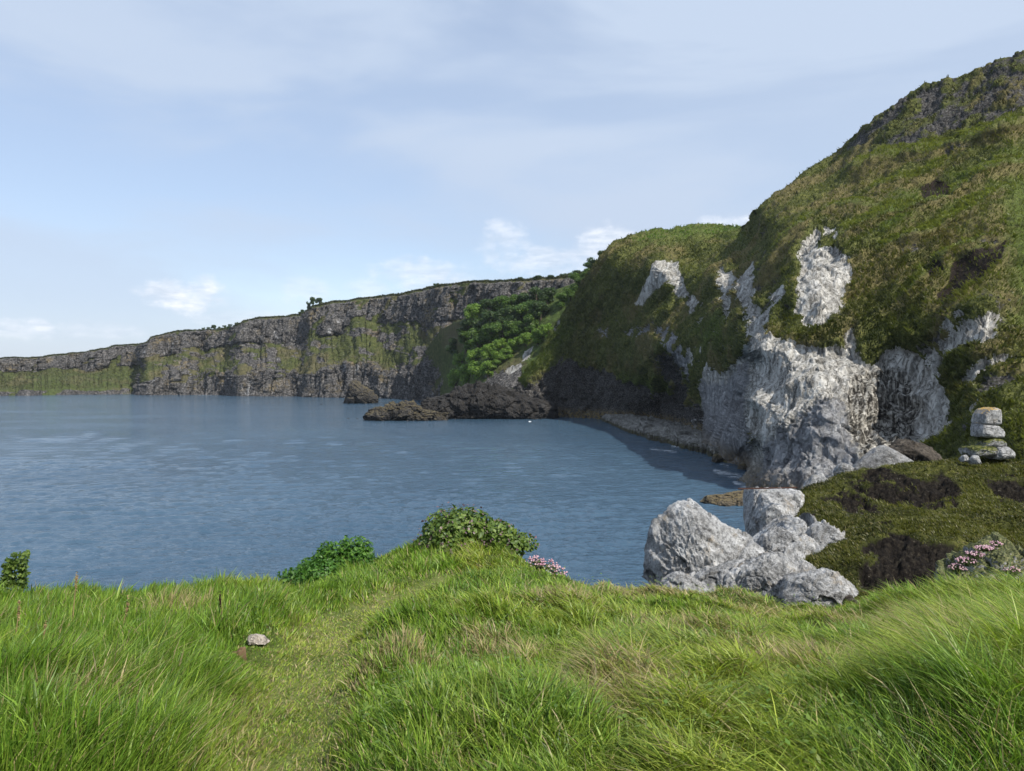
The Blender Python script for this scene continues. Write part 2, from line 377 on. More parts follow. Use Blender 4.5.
CHALK = [
 [(748,352),(758,335),(778,338),(792,346),(815,352),(845,342),(862,362),(890,352),(915,352),(932,368),(945,388),(956,394),(950,425),(938,450),(925,462),(900,470),(880,480),(860,500),(800,540),(735,540),(735,480),(752,445),(746,400)],
 [(800,250),(812,232),(822,236),(818,252),(838,250),(848,265),(852,285),(843,308),(822,326),(806,325),(793,318),(806,290),(800,265)],
 [(826,230),(838,232),(836,242),(824,240)],
 [(720,268),(735,275),(734,300),(729,322),(724,300)],[(738,276),(748,266),(757,264),(755,308),(748,318),(738,294)],
 [(762,318),(772,296),(788,290),(790,300),(772,318),(760,345),(752,362),(748,400),(750,445),(748,470),(694,452),(699,412),(702,372),(712,362),(722,378),(738,362),(748,340),(752,310),(758,308)],
 [(658,263),(672,261),(682,274),(692,298),(680,302),(671,280),(656,290),(645,308),(638,303),(647,280)],
 [(940,344),(955,334),(985,318),(998,318),(992,342),(962,353),(944,352)],[(966,380),(978,370),(1002,360),(1008,366),(988,384),(970,388)],[(950,395),(958,392),(952,440),(938,446),(944,420)],[(975,412),(985,405),(990,412),(980,420)],
 [(920,350),(935,346),(946,360),(950,382),(940,380),(930,362)],[(958,320),(968,312),(972,318),(962,326)],
 [(598,332),(608,325),(616,332),(606,340)],[(618,332),(650,326),(662,332),(640,338)],[(655,325),(672,330),(688,350),(694,380),(684,378),(676,360),(664,342)],[(688,346),(700,348),(698,366),(688,360)],
 [(505,368),(520,362),(522,366),(508,373)],[(525,350),(534,347),(530,358),(522,362)],[(552,330),(560,318),(564,322),(556,335)],
 [(845,330),(852,326),(856,350),(848,352)],[(690,300),(700,296),(696,310),(690,316)],[(1018,372),(1030,362),(1032,376),(1020,382)],
 [(862,455),(866,452),(868,458),(862,460)],
]
GREY = [[(740,530),(748,492),(762,452),(790,420),(815,392),(842,396),(856,418),(872,430),(900,442),(900,480),(860,510),(800,540)],
        [(692,455),(702,380),(722,385),(740,365),(752,360),(746,400),(752,445),(745,475)],[(850,425),(880,415),(898,425),(905,445),(885,460),(860,450)],
        [(598,322),(664,322),(690,345),(694,380),(684,378),(600,346)]]
BASALT = [[(500,385),(524,388),(545,376),(565,358),(580,366),(600,372),(630,382),(660,392),(690,396),(705,420),(690,450),(500,440)],
          [(655,356),(672,352),(684,372),(694,400),(697,440),(684,420),(672,385)]]
TOPROCK = [[(836,156),(862,128),(900,100),(960,76),(1030,52),(1160,10),(1160,95),(1024,112),(985,130),(940,140),(900,148),(865,150)]]
EARTH = [[(938,296),(955,272),(985,250),(1004,245),(1000,260),(980,280),(958,298),(940,302)],[(918,190),(935,180),(955,188),(950,200),(925,205)],[(925,270),(940,268),(945,276),(930,280)]]
LUSH = [[(500,395),(520,375),(545,345),(562,322),(575,330),(555,360),(530,392)],[(612,372),(660,376),(682,395),(640,395),(620,388)],[(640,240),(665,228),(745,226),(740,240),(700,240),(670,246)],[(700,330),(725,315),(730,335),(705,352)],[(870,215),(960,180),(1024,150),(1024,180),(960,215),(880,240)],[(1005,190),(1040,180),(1040,330),(1010,330)]]
SKY_A = [(505,392),(520,386),(545,346),(560,320),(580,290),(600,256),(610,247),(625,240),(640,234),(665,231),(700,228),(725,227),(742,228),(752,218),(760,209),(775,196),(800,179),(820,165),(833,157),(842,147),(862,130),(870,124),(900,101),(930,86),(960,76),(1000,62),(1024,52),(1160,2)]
BOT_A = [(505,420),(620,424),(680,442),(705,458),(735,478),(745,504),(800,524),(900,534),(1024,545),(1160,545)]
def masks(px, py, polys, soft, jit):
    r = np.full(len(px), -50.)
    for p in polys: r = np.maximum(r, poly_sd(px + jit[0], py + jit[1], p))
    return sstep(r, -soft, soft)
def build_hill():
    f = RBF(A_PTS)
    cols = np.arange(505, 1160.1, 1.0); cols = np.concatenate([cols[cols < 1050], cols[cols >= 1050][::4]])
    top = interp(SKY_A, cols) + .8 * perlin(np.stack([cols / 7, cols * 0, cols * 0 + .5], 1)); bot = interp(BOT_A, cols)
    nr = 400; t = np.linspace(0, 1, nr)[:, None]
    PY = bot + (top - bot) * t; PX = np.broadcast_to(cols, PY.shape)
    D = f(PX.ravel(), PY.ravel()).reshape(PY.shape)
    rim = np.zeros(PY.shape); und = np.zeros(PY.shape)
    # terraces (sheep tracks): the slope below a line stands proud and its sunlit top edge is painted brighter
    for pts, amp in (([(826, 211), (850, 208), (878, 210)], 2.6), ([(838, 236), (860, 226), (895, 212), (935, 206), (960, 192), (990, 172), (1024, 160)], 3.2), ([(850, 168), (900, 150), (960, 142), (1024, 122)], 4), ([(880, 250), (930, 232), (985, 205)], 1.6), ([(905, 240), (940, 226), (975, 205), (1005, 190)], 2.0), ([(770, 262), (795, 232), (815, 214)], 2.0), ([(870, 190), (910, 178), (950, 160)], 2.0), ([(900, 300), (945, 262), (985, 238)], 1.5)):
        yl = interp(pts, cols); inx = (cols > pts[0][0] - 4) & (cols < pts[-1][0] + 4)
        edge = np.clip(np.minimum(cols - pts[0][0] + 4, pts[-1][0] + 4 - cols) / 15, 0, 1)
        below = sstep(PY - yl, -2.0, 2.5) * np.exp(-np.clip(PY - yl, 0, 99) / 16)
        rim = np.maximum(rim, np.exp(-((PY - yl) / 2.6) ** 2) * edge * inx); und = np.maximum(und, sstep(PY - yl, 2.5, 4.5) * sstep(PY - yl, 20, 8) * edge * inx)  # sunlit edge painted in; brown growth below also stands for the shaded undercut
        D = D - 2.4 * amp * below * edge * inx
    P = at(PX, PY, D)
    back = []
    for dd, dz in ((5, -.4), (14, -1.2), (40, -3), (100, -8), (180, -14)):
        b = P[-1].copy(); k = 1 + dd / b[:, 1:2]; b[:, 0:2] *= k; b[:, 2] += dz; back.append(b)
    foot = P[0].copy(); foot[:, 2] -= 12
    P = np.concatenate([foot[None], P, np.stack(back)]); 
    PXf = np.concatenate([PX[:1], PX] + [PX[-1:]] * 5).ravel(); PYf = np.concatenate([PY[:1], PY] + [PY[-1:]] * 5).ravel()
    N = -grid_normals(P); 
    N *= np.sign((N * (np.array([0, 0, 25.]) - P)).sum(-1, keepdims=True) + 1e-9); back_rows = np.zeros(P.shape[:2]); back_rows[-5:] = 1
    flat = P.reshape(-1, 3); Nf = N.reshape(-1, 3)
    Nf[back_rows.ravel() > 0] = (0, 0, 1)
    j1 = fbm(flat / 10, 7, .78); j2 = fbm(flat / 10 + 40, 7, .78)
    sc_ = 700 / np.linalg.norm(flat[:, :2], axis=1)
    jit = (j1 * 5.0 * sc_, j2 * 6.0 * sc_)
    ch = masks(PXf, PYf, CHALK, 3.0, jit); gy = masks(PXf, PYf, GREY, 7, jit); ba = masks(PXf, PYf, BASALT, 5, (jit[0] * 2, jit[1] * 2))
    ch = ch * np.where((PXf < 700) & (PYf > 315), sstep(fbm(flat / 7 + 77, 5, .65), -.22, .08), 1)
    tr = masks(PXf, PYf, TOPROCK, 6, jit); ea = masks(PXf, PYf, EARTH, 2.5, (jit[0] * .18, jit[1] * .18)); lu = .75 * masks(PXf, PYf, LUSH, 12, jit)
    reg = np.maximum(sstep(np.hypot((PXf - 930) / 95, (PYf - 380) / 85), 1.1, .7), sstep(np.hypot((PXf - 745) / 70, (PYf - 310) / 70), 1.1, .6))
    spots = sstep(fbm(flat / np.array([7, 7, 10.]) + 9, 6, .72), .42 - .24 * reg, .55 - .24 * reg) * (.55 + .1 * reg) * sstep(PYf, 230, 330) * (PXf > 560); ch = np.maximum(ch, spots)
    ba = np.maximum(ba, tr * sstep(fbm(flat / 12 + 3, 6, .7), -.42, .22) * .70)
    dmx = masks(PXf, PYf, [[(870,350),(940,300),(1000,290),(1010,340),(1020,460),(940,470),(945,400),(915,352)],[(760,215),(800,215),(800,300),(770,330),(745,320),(740,260)]], 14, jit)
    ba = np.maximum(ba, .60 * sstep(fbm(flat / 8 + 23, 6, .7), .16 - .16 * dmx, .40 - .14 * dmx) * (1 - lu))
    ea = np.maximum(ea, .5 * sstep(fbm(flat / 9 + 60, 4, .6), .38, .55))
    lit_rimf = np.concatenate([rim[:1], rim] + [rim[-1:]] * 5).ravel() * .9; undf = np.concatenate([und[:1], und] + [und[-1:]] * 5).ravel(); lu = np.maximum(lu * (1 - undf), lit_rimf); ba = ba * (1 - lit_rimf); ch = ch * (1 - lit_rimf)  # the painted sunlit edge goes in as lush, the band below loses lush
    rock = np.clip(np.maximum.reduce([ch, ba, ea * .4]), 0, 1)
    stem = 1 - 0.0
    low = 2.2 * fbm(flat / 42, 3) + 1.5 * fbm(flat / np.array([11, 11, 18.]) + 5, 4, .55)
    gr = .55 * fbm(flat / 5.0 + 2, 3) + .32 * fbm(flat / 1.9 + 7, 3)
    # hanging grass ribs run down the slope
    rib = .9 * fbm(np.stack([flat[:, 0] / 6 + flat[:, 2] / 30, flat[:, 1] / 9, flat[:, 2] / 26], 1), 3, ridged=True)
    jb = fbm(flat / 8 + 12, 3)
    sh = flat.copy(); sh[:, 0] += .5 * gy * flat[:, 2] * (PXf > 740)                    # the grey lower slab is cleaved on a slant
    f1 = fbm(sh * np.array([1 / 11., 1 / 11., 1 / 75.]), 3, .5); f2 = fbm(sh * np.array([1 / 3.6, 1 / 3.6, 1 / 26.]) + 7, 3, .55)
    b1, c1 = blocks(sh / np.array([5, 5, 17.]) + .25 * jb[:, None]); b2, c2 = blocks(sh / np.array([2.0, 2.0, 6.0]) + .25 * jb[:, None], 5)
    b3, c3 = blocks(sh / np.array([.9, .9, 1.6]), 9)
    rk = -.2 + 2.2 * f1 + .9 * f2 + (.55 + .5 * ba) * b1 + (.28 + .3 * ba) * b2 + .13 * b3 - .3 * sstep(c1, .08, 0)
    dark_far = sstep(PXf, 640, 560); rk = rk * (1 + 1.3 * dark_far)
    sl = flat[:, 0] * .8 - flat[:, 1] * .6
    ra = fbm(np.stack([(.8 * sl - flat[:, 2]) / 15, (sl + flat[:, 2]) / 60, sl * 0 + 4], 1), 3, .5, True); rb_ = fbm(np.stack([sl / 6, flat[:, 2] / 22, sl * 0 + 9], 1), 3, .5)
    disp = low + (1 - rock) * (gr + rib * 1.2 + 3.4 * (ra - .3) + 1.3 * rb_) + rock * rk
    dpp = masks(PXf, PYf, [[(845,385),(862,364),(885,362),(905,375),(918,400),(918,430),(905,452),(880,470),(862,462),(850,430)]], 6, jit)
    disp += dpp * 1.3 * perlin(np.stack([flat[:, 0] / 1.7, flat[:, 1] / 3, flat[:, 2] / 30], 1))
    disp *= np.where(PXf < 700, 1.15, 1.0) * (1 - .7 * back_rows.ravel())
    disp -= 1.1 * ea * (PXf > 900)
    flat = flat + Nf * disp[:, None]
    dry = np.maximum.reduce([sstep(fbm(flat / 30 + 70, 3), -.2, .5) * (1 - lu), lit_rimf, undf])  # dry also carries the painted sunlit edge and the brown band below it
    och = sstep(flat[:, 2], 7, 1) * .9
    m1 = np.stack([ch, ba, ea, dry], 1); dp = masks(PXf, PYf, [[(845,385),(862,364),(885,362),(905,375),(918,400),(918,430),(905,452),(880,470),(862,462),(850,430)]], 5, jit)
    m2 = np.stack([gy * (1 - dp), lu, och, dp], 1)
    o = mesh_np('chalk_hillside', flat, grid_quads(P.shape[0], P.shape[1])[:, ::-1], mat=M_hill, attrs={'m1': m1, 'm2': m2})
    tag(o, 'steep grassy hillside with white chalk cliff dropping into the sea', 'hillside', kind='structure')
    crag = masks(PXf, PYf, TOPROCK, 5, (jit[0] * .6, jit[1] * .6))
    return flat.reshape(P.shape), rock.reshape(P.shape[:2]), lu.reshape(P.shape[:2]), dry.reshape(P.shape[:2]), lit_rimf.reshape(P.shape[:2]), crag.reshape(P.shape[:2])
hillP, hill_rock, hill_lush, hill_dry, hill_lit_rim, hill_crag = build_hill()

# ------------------------------------------------------------------ far basalt cliffs
SKY_B = [(-150,352),(-40,356),(0,358),(35,358),(60,355),(85,352),(108,348),(112,346),(147,343),(151,338),(178,331),(200,330),(230,329),(243,322),(255,318),(285,316),(303,314),(312,306),(330,302),(365,298),(400,294),(430,287),(470,281),(500,281),(530,279),(560,277),(590,272),(605,268),(640,262)]
FOOT_B = [(-150,950),(0,1010),(60,1060),(118,1100),(138,1120),(150,1040),(200,1060),(228,1045),(244,985),(300,985),(312,945),(350,930),(400,880),(450,770),(520,700),(640,660)]
def build_far():
    cols = np.arange(-150, 640.1, .75); cols = np.concatenate([cols[cols < -10][::4], cols[cols >= -10]])
    top = interp(SKY_B, cols) + 1.7 * fbm(np.stack([cols / 11, cols * 0, cols * 0 + .5], 1), 3)
    D0 = interp(FOOT_B, cols) + 24 * fbm(np.stack([cols / 26, cols * 0, cols * 0 + 3.5], 1), 5, .55)
    lo = .30 + .28 * fbm(np.stack([cols / 38, cols * 0, cols * 0 + 8.5], 1), 5, .6)      # top of the lower cliff
    up = .66 + .22 * fbm(np.stack([cols / 33, cols * 0, cols * 0 + 12.5], 1), 5, .6)     # foot of the upper cliff
    left = sstep(cols, 148, 132); lo = lo * (1 - .85 * left) + .02 * left; up = np.maximum(up, lo + .06) - .12 * left
    t = np.concatenate([[-.05], np.linspace(0, 1, 190)])[:, None]
    talus = interp([(-150, 70), (130, 75), (150, 45), (230, 55), (400, 80), (520, 60), (640, 40)], cols)
    prof = 8 * np.clip(t / lo, 0, 1) + talus * np.clip((t - lo) / (up - lo), 0, 1) + 9 * np.clip((t - up) / (1 - up), 0, 1) + 10 * sstep(t, .965, 1.0)
    Dt = D0 + prof[-1]; ztop = EYE + (HY - top) / F * Dt
    Z = ztop * np.clip(t, -1, 1); D = D0 + prof
    P = np.stack([(cols - CX) / F * D, D, Z], -1)
    T = np.broadcast_to(t, Z.shape); back = []
    for dd, dz in ((15, 0), (50, -1), (150, -4), (400, -14)):
        b = P[-1].copy(); b[:, :2] *= 1 + dd / b[:, 1:2]; b[:, 2] += dz; back.append(b)
    P = np.concatenate([P, np.stack(back)]); T = np.concatenate([T, np.ones((4, len(cols)))])
    PX = np.broadcast_to(cols, T.shape).ravel(); shape = P.shape
    N = grid_normals(P); N *= np.sign((N * (np.array([0, 0, 25.]) - P)).sum(-1, keepdims=True)); N[-4:] = (0, 0, 1)
    Nf = N.reshape(-1, 3); flat = P.reshape(-1, 3); Tf = T.ravel()
    lof = np.broadcast_to(lo, T.shape).ravel(); upf = np.broadcast_to(up, T.shape).ravel()
    j = fbm(flat / 30, 4)
    inlow = sstep(lof - Tf + .05 * j, -.02, .03); inup = sstep(Tf - upf + .06 * j, -.02, .03) * sstep(Tf, .985, .955)
    gul = fbm(np.stack([PX / 20 - Tf * 3.2, Tf * 1.5, Tf * 0 + 2], 1), 5, .6)                                  # grassy chutes cut the bands
    rockm = np.clip(np.maximum(inlow, inup) - .95 * sstep(gul, .10, .30), 0, 1)
    ledge = .95 * sstep(fbm(np.stack([flat[:, 0] / 36 + flat[:, 2] / 22, flat[:, 1] / 45, flat[:, 2] / 20], 1), 6, .7), -.08, .22)   # ledges in the talus
    rockm = np.maximum(rockm, ledge * (1 - np.broadcast_to(left, T.shape).ravel()))
    strata = perlin(np.stack([flat[:, 0] / 160, flat[:, 1] / 160, flat[:, 2] / 6 + j * 1.2], 1)) * .7 + perlin(np.stack([flat[:, 0] / 90, flat[:, 1] / 90, flat[:, 2] / 2.6 + 3], 1)) * .5
    colm = fbm(flat * np.array([1 / 8., 1 / 8., 1 / 90.]), 3, .6, True) * 4.4
    b1, c1 = blocks(flat / np.array([11, 11, 30.]) + .3 * j[:, None]); b2, c2 = blocks(flat / np.array([4.5, 4.5, 11.]), 4)
    hor = flat * np.array([1, 1, .45])
    disp = 9 * fbm(hor / 70 + 4, 3, .5, True) * sstep(Tf, 1.0, .7) + 6 * fbm(hor / 26, 4, .55) * sstep(Tf, 1.02, .85) + rockm * (2.6 * b1 + 1.5 * b2 + strata + colm * inup + colm * .7 * inlow) + (1 - rockm) * (1.6 * fbm(flat / 9, 3))
    fade = np.ones(shape[:2]); fade[-4:] = .25; disp *= fade.ravel()
    Nh = Nf.copy(); Nh[:, 2] *= .5
    flat = flat + Nh * disp[:, None]
    dry = sstep(fbm(flat / 50 + 30, 3), -.15, .45); dry = np.maximum(dry, sstep(np.hypot((PX - 455) / 22, (flat[:, 2] - 60) / 26), 1.2, .5) * 1.3)
    lu = np.broadcast_to(left, T.shape).ravel() * sstep(Tf, .5, .3) * sstep(PX, 15, 40)
    lu = np.maximum(lu, .15 * sstep(gul, .2, .5))
    wet = sstep(flat[:, 2], 9, 3)
    ba = np.maximum(rockm, wet * (1 - np.broadcast_to(left, T.shape).ravel()))
    lite = .9 * sstep(fbm(flat / np.array([16, 16, 30.]) + 55, 5, .65), .0, .45) * rockm
    och = (np.maximum(.5 * sstep(fbm(flat / 26 + 11, 4), 0, .5), .0)) * (1 - wet)
    m1 = np.stack([np.clip(lite + .35 * rockm * (fbm(flat * np.array([.15, .15, .02]), 3) > .32), 0, 1) * .62, ba, ba * 0, dry], 1)
    m2 = np.stack([np.ones(len(flat)), lu * .35, och, och * 0], 1)
    o = mesh_np('far_cliffs', flat, grid_quads(shape[0], shape[1])[:, ::-1], mat=M_far, attrs={'m1': m1, 'm2': m2})
    tag(o, 'long line of layered dark basalt cliffs across the bay', 'cliff', kind='structure')
    return flat.reshape(shape), cols, ba.reshape(shape[:2])
farP, far_cols, far_rock = build_far()

# ------------------------------------------------------------------ wooded gully between the far cliffs and the chalk hillside
C_PTS = [(425,404,860),(450,400,720),(480,398,590),(510,398,560),(540,395,560),(425,380,860),(450,365,745),(470,358,660),(480,355,640),(510,350,610),(535,345,590),(555,325,580),(470,320,680),(500,315,665),(530,305,650),(560,295,630),(580,285,610),(600,265,610),(615,250,600),(445,340,760),(430,330,820),(500,300,690),(560,280,660),(590,272,650)]
C_TOP = [(425,352),(440,330),(455,322),(480,312),(500,306),(530,298),(555,290),(580,280),(600,266),(625,250)]
gully = RBF(C_PTS)
def build_gully():
    cols = np.arange(425, 625, 1.2); top = interp(C_TOP, cols); bot = interp([(425, 405), (470, 402), (524, 402), (545, 372), (570, 340), (625, 268)], cols)
    t = np.linspace(0, 1, 110)[:, None]; PY = bot + (top - bot) * t; PX = np.broadcast_to(cols, PY.shape)
    D = gully(PX.ravel(), PY.ravel()).reshape(PY.shape); P = at(PX, PY, D)
    b = P[-1].copy(); b[:, :2] *= 1.12; b[:, 2] -= 8
    f0 = P[0].copy(); f0[:, 2] = -2
    P = np.concatenate([f0[None], P, b[None]]); flat = P.reshape(-1, 3)
    flat = flat + np.array([0, -1, .4]) * (3.5 * fbm(flat / 18, 4) + 1.2 * fbm(flat / 5, 3))[:, None]
    PXf = np.concatenate([PX[:1], PX, PX[-1:]]).ravel(); PYf = np.concatenate([PY[:1], PY, PY[-1:]]).ravel()
    j = 9 * fbm(flat / 10, 6, .7)
    dk = masks(PXf, PYf, [[(480, 384), (497, 372), (520, 366), (522, 380), (512, 392), (490, 395)]], 3, (j, j)); gy = masks(PXf, PYf, [[(505, 370), (520, 362), (522, 366), (508, 374)], [(524, 350), (534, 346), (530, 358), (522, 362)]], 2, (j * .4, j * .4))
    sh = masks(PXf, PYf, [[(420, 398), (470, 397), (520, 398), (520, 410), (420, 410)]], 2, (j * .2, j * .2))
    dry = masks(PXf, PYf, [[(440, 330), (460, 318), (462, 345), (448, 352)], [(498, 366), (520, 352), (524, 364), (505, 375)]], 8, (j, j))
    m1 = np.stack([np.maximum(gy, sh), dk, dk * 0, dry], 1); m2 = np.stack([sh, .8 * (1 - dry - dk) * sstep(PXf, 432, 455), dk * 0, dk * 0], 1)
    o = mesh_np('gully_slope', flat, grid_quads(P.shape[0], P.shape[1])[:, ::-1], mat=M_far, attrs={'m1': m1, 'm2': np.clip(m2, 0, 1)})
    tag(o, 'green slope of the wooded gully beside the chalk hillside', 'slope', kind='structure')
build_gully()

# ------------------------------------------------------------------ rocks
def rock(name, outline, base, D, T, mat, parent=None, amp=.25, cell=.6, fine=.08, step=1.0, seed=0, power=2.6, tilt=0.0, origin=None, facet=.8, planes=(), ends=3):
    """a solid boulder: its long profile from outline (column, row) pairs, with a real thickness T at distance D, then fractured"""
    x0, x1 = min(p[0] for p in outline), max(p[0] for p in outline)
    nc = max(16, int((x1 - x0) / step)); cols = np.linspace(x0, x1, nc)
    top = interp(outline, cols); bot = interp(base, cols) if isinstance(base, list) else np.full(nc, float(base))
    top = np.minimum(top, bot - .5)
    zt = EYE + (HY - top) / F * D; zb = EYE + (HY - bot) / F * D
    u = np.linspace(-1, 1, nc); wd = np.sqrt(np.clip(1 - np.abs(u) ** ends, 0.02, 1))
    nphi = max(24, int(2.2 * (np.max(zt - zb) + T) / ((x1 - x0) / F * D / nc)))
    nphi = min(nphi, 260)
    ph = np.linspace(0, 2 * math.pi, nphi, endpoint=False)[:, None]
    c, s = np.cos(ph), np.sin(ph)
    e = 2 / power; cy = np.sign(c) * np.abs(c) ** e; sz = np.sign(s) * np.abs(s) ** e
    mid = (zt + zb) / 2; hh = (zt - zb) / 2
    Z = mid + hh * sz; Y = D + T / 2 * wd * cy + tilt * (Z - mid)
    X = (cols - CX) / F * D + 0 * Y
    P = np.stack([X, Y, Z], -1)                                  # rings over phi (rows) x columns
    cen = P.reshape(-1, 3).mean(0)
    n = P - np.stack([X * 0 + 0, X * 0, X * 0], -1); n = P - np.stack([X, np.broadcast_to(np.full(nc, D), X.shape), np.broadcast_to(mid, X.shape)], -1)
    n[..., 0] += (X - cen[0]) * .35
    n /= np.linalg.norm(n, axis=-1, keepdims=True) + 1e-6
    flat = P.reshape(-1, 3); nf = n.reshape(-1, 3); q = flat + seed * 13.7
    j = fbm(q / (cell * 1.5), 3)
    b1, c1 = blocks(q / (cell * 2.2) + .3 * j[:, None], seed); b2, c2 = blocks(q / (cell * .8) + .3 * j[:, None], seed + 3)
    half = np.array([(x1 - x0) / F * D / 2, T / 2, max((zt.max() - zb.min()) / 2, .01)])
    gq = np.random.default_rng(seed + 50); u = (flat - cen) / half; ln = np.linalg.norm(u, axis=1) + 1e-6; k_ = np.full(len(u), 1.25)
    for nn_, dk_ in [(np.array(v[:3]) / np.linalg.norm(v[:3]), v[3]) for v in planes] + [((lambda v: v / np.linalg.norm(v))(gq.normal(size=3)), gq.uniform(.62, .95)) for _ in range(12)]:
        dp = (u / ln[:, None]) @ nn_
        k_ = np.minimum(k_, np.where(dp > .05, dk_ / np.maximum(dp, .05), 9))
    kk_ = np.minimum(k_ / ln, 1.0); up_ = np.clip((flat[:, 2] - np.broadcast_to(mid, Z.shape).ravel()) / half[2], 0, 1)
    flat = cen + (flat - cen) * (1 - facet * (1 - kk_) * (1 - .30 * up_))[:, None]
    dsp = amp * (.45 * b1 + .22 * b2 + .10 * fbm(q / (cell * 1.2), 5, .6) - .16 * sstep(c1, .08, 0)) + fine * fbm(q / (cell * .22), 4, .65)
    flat = flat + nf * dsp[:, None]
    loc = np.array([cen[0], D, float(zb.min())]) if origin is None else np.array(origin)
    quads = grid_quads(nphi, nc); last = np.stack([np.arange(nc - 1) + (nphi - 1) * nc, np.arange(1, nc) + (nphi - 1) * nc, np.arange(1, nc), np.arange(nc - 1)], -1)
    V = flat
    capL = V.reshape(nphi, nc, 3)[:, 0].mean(0); capR = V.reshape(nphi, nc, 3)[:, -1].mean(0)
    k = len(V); V = np.concatenate([V, capL[None], capR[None]]); i = np.arange(nphi); i2 = (i + 1) % nphi
    tr = np.concatenate([np.stack([i2 * nc, i * nc, i * 0 + k], 1), np.stack([i * nc + nc - 1, i2 * nc + nc - 1, i * 0 + k + 1], 1)])
    o = mesh_np(name, V - loc, np.concatenate([quads, last]), tr, mat, parent)
    if parent is None: o.location = loc
    else: o.location = loc - np.array(parent.location)
    return o
GB = 'limestone boulders at the edge of the headland'
r = rock('boulder', [(638,575),(641,548),(648,530),(660,519),(672,509),(686,503),(700,508),(716,520),(734,529),(750,537),(762,547),(768,560)], 604, 24, 3.0, M_lime, planes=[(-.75, -.62, .1, .50), (.35, -.8, .5, .72)], step=.6, amp=.34, cell=.8, fine=.10, seed=1, tilt=.25)
tag(r, 'largest pale grey limestone boulder, dark on its seaward left side', 'boulder', GB)
r = rock('boulder', [(735,540),(738,515),(744,496),(753,488),(775,485),(797,482),(810,490),(814,520)], 556, 30, 3, M_lime, planes=[(-.8, -.5, .0, .7)], step=.6, amp=.25, cell=.8, seed=2, power=3.2, tilt=.1)
tag(r, 'blocky upright limestone boulder standing behind the others against the water', 'boulder', GB)
r = rock('boulder', [(738,585),(752,558),(770,532),(786,514),(800,506),(815,511),(826,526),(824,545),(814,570)], 592, 26.5, 2.6, M_lime, step=.6, amp=.22, cell=.7, seed=3, tilt=.5)
tag(r, 'long pale limestone slab leaning up toward the grassy knoll', 'boulder', GB)
r = rock('boulder', [(718,596),(734,572),(754,554),(774,547),(794,554),(808,566),(814,584),(808,600)], 612, 22, 2.0, M_lime, planes=[(-.5, -.8, .1, .62), (.6, -.5, .6, .7)], step=.6, amp=.26, cell=.6, seed=4, power=2.2, tilt=.3)
tag(r, 'pointed limestone boulder in front, between the big boulder and the low block', 'boulder', GB)
r = rock('boulder', [(782,600),(790,580),(808,571),(830,565),(846,568),(853,582),(857,602)], 616, 20.5, 1.5, M_lime, amp=.14, cell=.5, seed=5, tilt=.3)
tag(r, 'low limestone block at the right end of the boulder row', 'boulder', GB)
r = rock('boulder', [(662,600),(682,580),(706,564),(735,556),(765,556),(780,568),(784,588)], 608, 23, 2.3, M_lime, step=.6, amp=.2, cell=.6, seed=6, tilt=.6)
tag(r, 'flat sloping limestone slab at the foot of the largest boulder', 'boulder', GB)
r = rock('boulder', [(800,556),(810,530),(826,517),(842,520),(850,536),(846,554)], 564, 25.6, 1.5, M_lime, amp=.2, cell=.45, seed=7, tilt=.6)
tag(r, 'broken limestone outcrop set into the turf right of the leaning slab', 'boulder', GB)
r = rock('boulder', [(840,604),(843,594),(850,590),(856,600)], 608, 20, .5, M_brown, amp=.08, cell=.3, seed=8)
tag(r, 'small rusty brown stone beside the low limestone block', 'boulder', GB)
r = rock('bedrock_outcrop', [(680,600),(705,580),(735,566),(765,548),(790,532),(815,524),(838,528),(850,545),(858,572),(856,600)], 618, 25.2, 2.4, M_lime, amp=.42, cell=.5, fine=.08, step=.5, seed=51, power=2.3, tilt=.5, facet=.6)
tag(r, 'low jagged limestone bedrock that joins the boulders to the knoll', 'rock outcrop')
for (ol, by, D_, T_, sd, lb) in (
    ([(752,556),(764,536),(782,524),(800,526),(806,545),(800,560)], 572, 25.4, 1.6, 41, 'angular pale rock wedged between the blocky boulder and the leaning slab'),
    ([(800,538),(812,524),(826,522),(834,534),(828,548)], 556, 25.9, 1.0, 42, 'small cracked rock between the leaning slab and the broken outcrop'),
    ([(826,552),(836,538),(848,534),(852,546),(846,560)], 566, 24.8, .8, 43, 'small pale rock low on the turf right of the broken outcrop'),
    ([(652,600),(664,584),(684,572),(704,576),(712,594)], 606, 22.6, 1.5, 44, 'sharp white block at the front foot of the largest boulder'),
    ([(740,574),(754,560),(772,556),(782,566),(778,582)], 594, 23.6, 1.3, 45, 'tilted white block wedged behind the pointed boulder'),
    ([(776,580),(788,566),(804,560),(816,568),(818,582)], 596, 22.8, 1.2, 46, 'grey block in the gap above the low limestone block')):
    r = rock('boulder', ol, by, D_, T_, M_lime, amp=.2, cell=.45, step=.6, seed=sd, power=2.3, tilt=.3, facet=.9)
    tag(r, lb, 'boulder', GB)
GC = 'grey slabs along the crest of the knoll'
r = rock('crest_slab', [(804,487),(812,477),(822,472),(832,473),(828,482)], 490, 33, 1.2, M_lime, amp=.1, cell=.5, seed=9, tilt=.5)
tag(r, 'flat pale slab lying in turf at the left end of the knoll crest', 'rock slab', GC)
r = rock('crest_slab', [(833,472),(838,464),(846,462),(853,467)], 476, 34, .8, M_lime, amp=.08, cell=.4, seed=10)
tag(r, 'small rounded grey rock left of the wedge shaped slab', 'rock slab', GC)
r = rock('crest_slab', [(853,468),(862,459),(884,444),(898,451),(914,463),(918,470)], 476, 36, 1.6, M_lime_dull, amp=.05, cell=.8, fine=.03, seed=11, tilt=.3, power=4)
tag(r, 'wedge shaped flat grey slab with a straight sloping edge on the crest', 'rock slab', GC)
